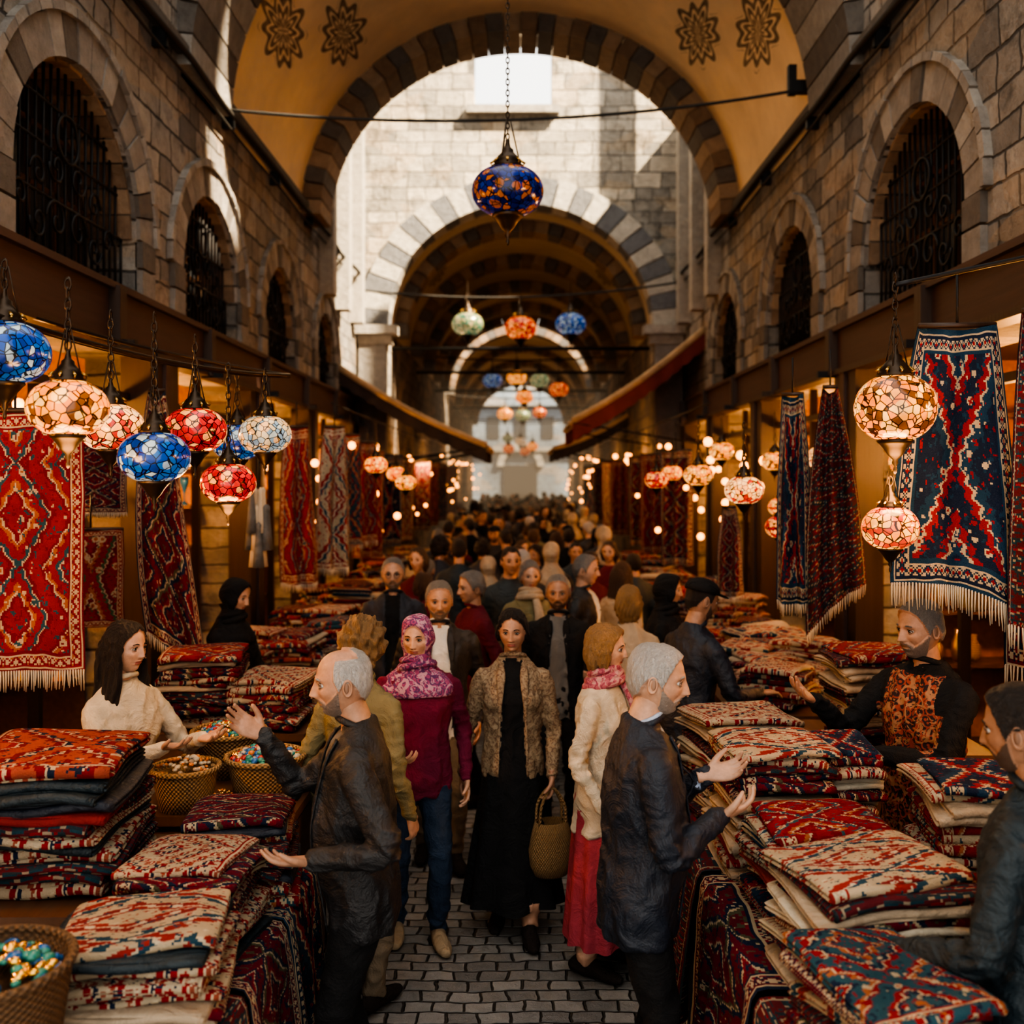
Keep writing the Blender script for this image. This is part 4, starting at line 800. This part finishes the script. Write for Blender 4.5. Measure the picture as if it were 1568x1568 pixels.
def hang(x,y,ztop,w,h,rot,mat,folds=3,amp=.03,name='hanging_rug',fr=.07,swing=0,gather=0,slant=0):
    mb=MB(); nu,nv=40,50; V=[];U=[]
    for j in range(nv+1):
        v=j/nv
        for i in range(nu+1):
            u=i/nu; a=amp*(.35+.65*v); wd=w*(1-gather*(1-v)**2); V.append(((u-.5)*wd+swing*v*v,a*math.sin(u*PI*2*folds+1.1*math.sin(v*2.2))+.01*math.sin(v*9+u*5),-h*v*(1-slant*(u-.5)-.06*math.sin(u*PI)*(1 if slant else 0))+(-.05*math.sin(u*PI)*gather))); U.append((u,v))
    F=[(j*(nu+1)+i,j*(nu+1)+i+1,(j+1)*(nu+1)+i+1,(j+1)*(nu+1)+i) for j in range(nv) for i in range(nu)]; mb.add(V,F,mat,U)
    V=np.array(V); bk=V+np.array([0,.008,0]); mb.add(bk,F,mat,U)
    if fr:
        b=V[nv*(nu+1):]
        for q in range(int(w/.011)):
            u=(q+.5)/int(w/.011)*nu; i=min(nu-1,int(u)); p=b[i]+(b[i+1]-b[i])*(u-i); dx=random.uniform(-.006,.006); l_=fr*random.uniform(.75,1.1)
            v,f,_=tube([p+np.array([0,0,.004]),p+np.array([dx*.4,.002,-l_*.5]),p+np.array([dx,0,-l_])],[.0042,.0035,.002],4,(1,0,0)); mb.add(v,f,'fringe')
    v,f,_=tube([(-w*.5*(1-gather),0,.0),(w*.5*(1-gather),0,.0)],.012,6,(0,0,1)); mb.add(v,f,'dark_wood')
    v,f,_=tube([(0,0,0),(0,0,.22)],.006,5); mb.add(v,f,'iron')
    return mb.build(name,(x,y,ztop),rot)
hang(-2.36,4.65,2.66,.62,1.22,.06,'rug_red',2,.012,fr=.09)
hang(-2.72,6.35,2.62,.40,.50,.1,'rug_maroon',1,.01,fr=.03); hang(-2.72,6.3,2.02,.40,.62,.1,'rug_floral',1,.01,fr=0)
hang(-2.10,5.75,2.85,.36,1.60,.35,'rug_maroon',2,.05,gather=.75,swing=.12,slant=-.25)
hang(-1.98,8.8,2.80,.34,1.38,.5,'rug_red',2,.05,gather=.4,swing=.04); hang(-1.72,9.2,2.82,.34,1.30,.6,'rug_kilim',2,.05,gather=.4); hang(-1.78,10.4,2.8,.36,1.15,.8,'rug_teal',2,.05,gather=.3); hang(-1.72,11.2,2.75,.36,1.1,.9,'rug_red',2,.04,gather=.3)
hang(1.82,4.15,2.98,.52,1.14,-.10,'rug_navy',2,.035,fr=.11,gather=.40,slant=-.10); hang(2.13,4.0,3.02,.30,1.28,-.3,'rug_stripe',2,.05,fr=.11,gather=.3); hang(2.42,4.4,3.0,.5,1.5,-.2,'rug_maroon',3,.05,fr=.12,gather=.3)
hang(1.64,6.0,2.85,.22,1.25,-.5,'rug_navy',2,.05,gather=.4); hang(1.82,5.85,2.88,.34,1.32,-.35,'rug_stripe',3,.06,gather=.75,swing=.03,slant=.25)
hang(1.78,8.5,2.1,.24,.75,-.5,'rug_maroon',2,.04,gather=.5)
for i,(yy,mt) in enumerate([(12.5,'rug_maroon'),(14.6,'rug_red'),(16.2,'rug_maroon'),(19.5,'rug_red'),(21.5,'rug_cream'),(24,'rug_maroon'),(28,'rug_navy')]):
    hang(1.95,yy,2.7,.45,1.45,-.6,mt,3,.05,fr=0); hang(-2.0,yy+.6,2.7,.45,1.4,.6,RUGS[i%7],3,.05,fr=0)
def table(x0,x1,y0,y1,z,name='stall_table',panel=True):
    m=MB(); cx,cy=(x0+x1)/2,(y0+y1)/2; box(m,(0,0,z-.02),(x1-x0,y1-y0,.04),'table_wood'); box(m,(0,0,z-.09),(x1-x0-.08,y1-y0-.08,.1),'table_wood')
    for a in(x0+.05,x1-.05):
        for b in(y0+.05,y1-.05): box(m,(a-cx,b-cy,z/2-.04),(.07,.07,z-.08),'table_wood')
    if panel:
        box(m,(0,(y0+.03)-cy,z/2-.02),(x1-x0-.06,.03,z-.1),'table_wood')
        for s in(-1,1): box(m,(s*((x1-x0)/2-.03),0,z/2-.02),(.03,y1-y0-.06,z-.1),'table_wood')
    return m.build(name,(cx,cy,0))
def drape(xe,y0,y1,z,sx,mat,on=.25,drop=.72,name='draped_rug'):
    mb=MB(); nu=int((y1-y0)/.02); V=[];U=[]; prof=[(-on,0.014),(-on*.5,.014),(-.03,.016),(.0,.010),(.018,-.02),(.026,-.08)]+[(.03+.05*t,-.08-(drop-.08)*t) for t in np.linspace(.08,1,16)]
    for j,(px,pz) in enumerate(prof):
        v=min(1,(j/(len(prof)-1))); t=max(0,-pz)/drop
        for i in range(nu+1):
            u=i/nu; wv=.032*t*math.sin(u*(y1-y0)*19+1.8*math.sin(u*9)+xe)+.014*t*math.sin(u*(y1-y0)*43)
            V.append((xe-sx*(px+wv),y0+(y1-y0)*u,z+pz*(1-.10*math.sin(u*5+y0*3)*t))); U.append((u,v))
    m=len(prof); F=[(j*(nu+1)+i,j*(nu+1)+i+1,(j+1)*(nu+1)+i+1,(j+1)*(nu+1)+i) for j in range(m-1) for i in range(nu)]; mb.add(V,F,mat,U)
    b=V[(m-1)*(nu+1):]
    for q in range(int((y1-y0)/.012)):
        p=np.array(b[min(nu,int(q*.012/(y1-y0)*nu))]); p[1]=y0+q*.012; v,f,_=tube([p,p+np.array([random.uniform(-.006,.006),random.uniform(-.006,.006),-min(.08,p[2]-.004)])],[.004,.0025],4,(1,0,0)); mb.add(v,f,'fringe')
    return mb.build(name)
P1=['rug_cream','rug_navy','c_beige','rug_stripe','c_teal','rug_red','rug_maroon']
table(-1.72,-.84,2.35,4.05,.76); drape(-.84,2.35,3.0,.77,-1,'rug_stripe',drop=.66); drape(-.84,3.02,3.5,.775,-1,'rug_maroon',drop=.62); drape(-.84,3.52,4.05,.77,-1,'rug_navy',drop=.66)
stack(-1.10,2.90,.79,.48,.42,.25,.16,'rug_kilim',P1); stack(-1.11,3.36,.79,.40,.36,.28,-.10,'rug_cream',P1); stack(-1.05,3.78,.79,.40,.34,.29,.12,'rug_maroon',['rug_navy','c_navy','rug_red','rug_stripe'])
table(-2.3,-1.36,3.2,3.95,.93,'display_counter'); stack(-1.64,3.55,.95,.50,.55,.42,.06,'rug_orange',['c_rednap','rug_navy','c_navy','rug_stripe','c_teal','rug_red','rug_cream','rug_stripe'],th0=.034)
table(-1.66,-.95,4.15,5.0,.93,'display_counter')
table(-2.35,-1.15,5.3,6.15,.98,'display_counter'); stack(-1.78,5.6,1.0,.44,.5,.38,.12,'rug_red',['rug_cream','rug_maroon','c_beige','rug_stripe']); stack(-1.37,5.55,1.0,.38,.45,.25,-.12,'rug_cream',['rug_maroon','rug_red','rug_cream','rug_kilim'])
def heap(x0,x1,y0,y1,z,n,name='rug_pile'):
    mb=MB()
    for i in range(n):
        xx=random.uniform(x0,x1);yy=random.uniform(y0,y1); r=random.uniform(-.6,.6); k=random.randint(2,7); uvw=(.6,random.uniform(0,.4),random.uniform(0,.4))
        for q in range(k): slab(mb,(xx+random.uniform(-.02,.02),yy,z+.02+q*.034),random.uniform(.34,.46),random.uniform(.28,.4),.034,r+random.uniform(-.12,.12),random.choice(RUGS+['rug_cream','rug_kilim','c_beige']),seed=i,uvw=uvw,wv=.014)
    return mb.build(name)
table(-2.4,-1.25,6.9,9.4,.95); heap(-2.1,-1.5,7.1,9.2,.97,16); table(-2.5,-1.4,9.9,13.4,.95); heap(-2.2,-1.6,10,13.2,.97,14); table(-2.5,-1.5,14,17.5,.95); heap(-2.2,-1.7,14.2,17.2,.97,12)
P2=['rug_cream','c_beige','rug_kilim','rug_red','rug_stripe','c_cream','rug_maroon']
table(.72,1.80,3.15,3.95,.76); table(.72,1.42,3.97,5.4,.76); table(.72,1.12,2.1,3.12,.74)
drape(.72,2.15,3.0,.765,1,'rug_stripe',drop=.66); drape(.72,3.02,3.9,.775,1,'rug_maroon',drop=.64); drape(.72,3.95,4.9,.77,1,'rug_stripe',drop=.62)
stack(.94,2.58,.78,.34,.44,.27,.25,'rug_teal',P2); stack(1.08,3.10,.79,.50,.42,.34,.20,'rug_kilim',P2,us_top=.8); stack(1.06,3.58,.79,.44,.38,.33,.12,'rug_red',['rug_cream','c_red','rug_navy','rug_kilim'])
stack(1.02,4.05,.78,.42,.40,.49,.06,'rug_kilim',['rug_maroon','c_beige','rug_stripe','rug_cream']); stack(1.33,4.12,.78,.22,.36,.48,0,'rug_navy',['rug_maroon','c_cream','rug_cream']); stack(1.62,3.6,.78,.34,.40,.50,-.12,'rug_navy',['rug_cream','rug_kilim','c_navy','c_beige','rug_red'])
heap(.95,1.2,4.6,5.2,.78,9); stack(1.05,4.75,.78,.5,.42,.46,.25,'rug_cream',['rug_cream','c_beige','rug_stripe'])
table(1.5,2.4,5.0,5.75,.95,'display_counter'); stack(1.88,5.35,.97,.42,.42,.44,0,'rug_red',['c_beige','rug_cream','rug_stripe'])
table(1.28,2.45,5.95,8.4,.92); heap(1.5,2.1,6.1,8.2,.94,22); table(1.35,2.5,8.8,12.3,.95); heap(1.6,2.2,9,12.1,.97,18); table(1.5,2.5,12.6,17.5,.95); heap(1.7,2.2,12.8,17.2,.97,12)
def basket(x,y,z,r,h,mat,fill,name='trinket_basket',cnt=150):
    m=MB(); v,f,_=lathe([(.001,.0),(r*.78,0),(r*.86,h*.4),(r,h*.95),(r*1.03,h),(r*.96,h),(r*.9,h*.86),(.001,h*.8)],32); m.add(v,f,mat)
    v,f=torus((0,0,h),r*1.0,.013,(0,0,1),40,8); m.add(v,f,mat)
    for q in range(cnt):
        t=random.uniform(0,2*PI); rr=r*.86*math.sqrt(random.random()); hh=h*.84+.06*(1-(rr/r)**2)+random.uniform(0,.012); s=random.uniform(.008,.018)*(r/.16)
        v,f=ell((rr*math.cos(t),rr*math.sin(t),hh),(s,s*random.uniform(.7,1.5),s*.7),8,6); m.add(v,f,random.choice(fill))
    return m.build(name,(x,y,z))
tr=['bead_blue','bead_red','bead_green','bead_white','bead_orange','gold']
basket(-1.44,4.28,.93,.14,.17,'wicker',['bead_orange','wicker','bead_white','c_beige'],cnt=90); basket(-1.13,4.42,.93,.17,.18,'wicker',tr,cnt=200); basket(-1.40,4.78,.93,.17,.20,'wicker',tr,cnt=200); basket(-1.26,4.2-.0,.93,.06,.04,'bead_white',['bead_orange','gold'],'sweets_plate',30)
basket(-1.34,2.50,.78,.20,.34,'wicker_dark',['gold','bead_blue','gold','bead_green'],'trinket_tub',220)
m=MB(); pr=[(.001,0),(.085,0),(.11,.05),(.118,.13),(.10,.22),(.085,.27),(.078,.27),(.09,.2),(.001,.18)]
v,f,_=lathe(pr,32); v[:,1]*=.75; m.add(v,f,'wicker')
for s in(-1,1):
    v,f,_=tube([(-.07,s*.03,.26),(-.06,s*.03,.36),(0,s*.012,.44),(.06,s*.03,.36),(.07,s*.03,.26)],.008,8,(0,1,0),5); m.add(v,f,'wicker')
m.build('wicker_handbag',(.155,5.05,.335),.3)
def awning(x0,z0,x1,z1,y0,y1,under,edge,name='awning',val=.24):
    m=MB(); n=12; V=[]; zf=lambda t:z0+(z1-z0)*t-.10*math.sin(t*PI)
    for th in(0,.05):
        for i in range(n+1):
            t=i/n
            for yy in(y0,y1): V.append((x0+(x1-x0)*t,yy,zf(t)+th))
    k=2*(n+1); F=[]
    for i in range(n): F+=[(i*2,i*2+1,i*2+3,i*2+2),(k+i*2,k+i*2+2,k+i*2+3,k+i*2+1)]
    m.add(V,F,under)
    for yy in(y0,y1):
        P=[(x0+(x1-x0)*t,yy,zf(t)+.03) for t in np.linspace(0,1,13)]; v,f,_=tube(P,[(.055,.03)]*13,8,(0,0,1)); m.add(v,f,edge)
        V=[]
        for i in range(49):
            t=i/48; V+= [(x0+(x1-x0)*t,yy-.01,zf(t)),(x0+(x1-x0)*t,yy-.012+.015*math.sin(i*.9),zf(t)-val*(.9+.12*abs(math.sin(i*PI/4))))]
        m.add(V,[(i*2,i*2+2,i*2+3,i*2+1) for i in range(48)],under)
    v,f,_=tube([(x1,y0,z1),(x1,y1,z1)],.05,8,(0,0,1)); m.add(v,f,edge)
    for yy in(y0,y1): v,f,_=tube([(x1,yy,z1),(x0,yy,z1-.35)],.015,6,(0,0,1)); m.add(v,f,'iron')
    m.build(name)
awning(-3,4.15,-.55,2.85,16.2,19.0,'awning_dark','awning_tan'); awning(3,4.75,.85,3.25,16.2,19.0,'awning_red','awning_tan',val=.3)
awning(-2.5,3.9,-.9,3.1,23,26,'awning_dark','awning_dark'); awning(2.5,3.8,.75,3.0,23,26,'awning_dark','awning_tan'); awning(-2.5,3.9,-1.0,3.2,30,33,'awning_dark','awning_tan'); awning(2.5,3.9,1.0,3.2,30,33,'awning_red','awning_dark')
m=MB()
for q in range(14):
    a=q*2*PI/14; r=.06 if q%2 else .03; v,f,_=lathe([(.004,0),(.02,-.02),(.018,-.05),(.03,-.2),(.042,-.32),(.001,-.32)],10,(r*math.cos(a),r*math.sin(a),-.1-.12*(q%3))); m.add(v,f,'c_grey' if q%2 else 'fringe')
v,f,_=tube([(0,0,.4),(0,0,-.1)],.01,6); m.add(v,f,'cable'); m.build('hanging_tassels',(-1.84,7.0,2.38))
m=MB(); v,f,_=lathe([(.001,0),(.10,.0),(.16,.02),(.17,.03),(.001,.012)],32); v=v[:,[0,2,1]]; m.add(v,f,'brass'); m.build('brass_plate',(2.25,4.9,1.85))
# far gallery smoke haze, its warm light put in as volume emission
hm=bpy.data.materials.new('glowing_haze'); hm.use_nodes=True; nt=hm.node_tree; nt.nodes.clear(); o_=nt.nodes.new('ShaderNodeOutputMaterial'); e_=nt.nodes.new('ShaderNodeEmission'); a_=nt.nodes.new('ShaderNodeVolumeAbsorption'); d_=nt.nodes.new('ShaderNodeAddShader')
e_.inputs[0].default_value=(1,.70,.42,1); e_.inputs[1].default_value=.0065; a_.inputs['Color'].default_value=(.5,.5,.5,1); a_.inputs['Density'].default_value=.045
nt.links.new(e_.outputs[0],d_.inputs[0]); nt.links.new(a_.outputs[0],d_.inputs[1]); nt.links.new(d_.outputs[0],o_.inputs['Volume']); MATS['glowing_haze']=hm
m=MB(); box(m,(0,0,0),(4.9,52,5.0),'glowing_haze'); m.build('glowing_haze',(0,49,2.55))
# ------------------------------------------------------------------ light
w=bpy.data.worlds.new('World'); scene.world=w; w.use_nodes=True; bg=w.node_tree.nodes['Background']; bg.inputs[0].default_value=(1,.965,.90,1); bg.inputs[1].default_value=2.5
sd=bpy.data.lights.new('sun','SUN'); sd.energy=34; sd.color=(1,.80,.54); sd.angle=.02; so=bpy.data.objects.new('sun',sd); scene.collection.objects.link(so)
so.rotation_euler=Vector((-.60,.35,-.72)).to_track_quat('-Z','Y').to_euler()
cd=bpy.data.cameras.new('camera'); cam=bpy.data.objects.new('camera',cd); scene.collection.objects.link(cam); cam.location=(0,0,2.34); cam.rotation_euler=(PI/2,0,0)
cd.lens=35; cd.sensor_width=36; cd.shift_x=-.0083; cd.shift_y=-.0325; cd.clip_end=300; cd.dof.use_dof=True; cd.dof.focus_distance=4.1; cd.dof.aperture_fstop=1.8
scene.camera=cam
scene.view_settings.look='AgX - High Contrast'
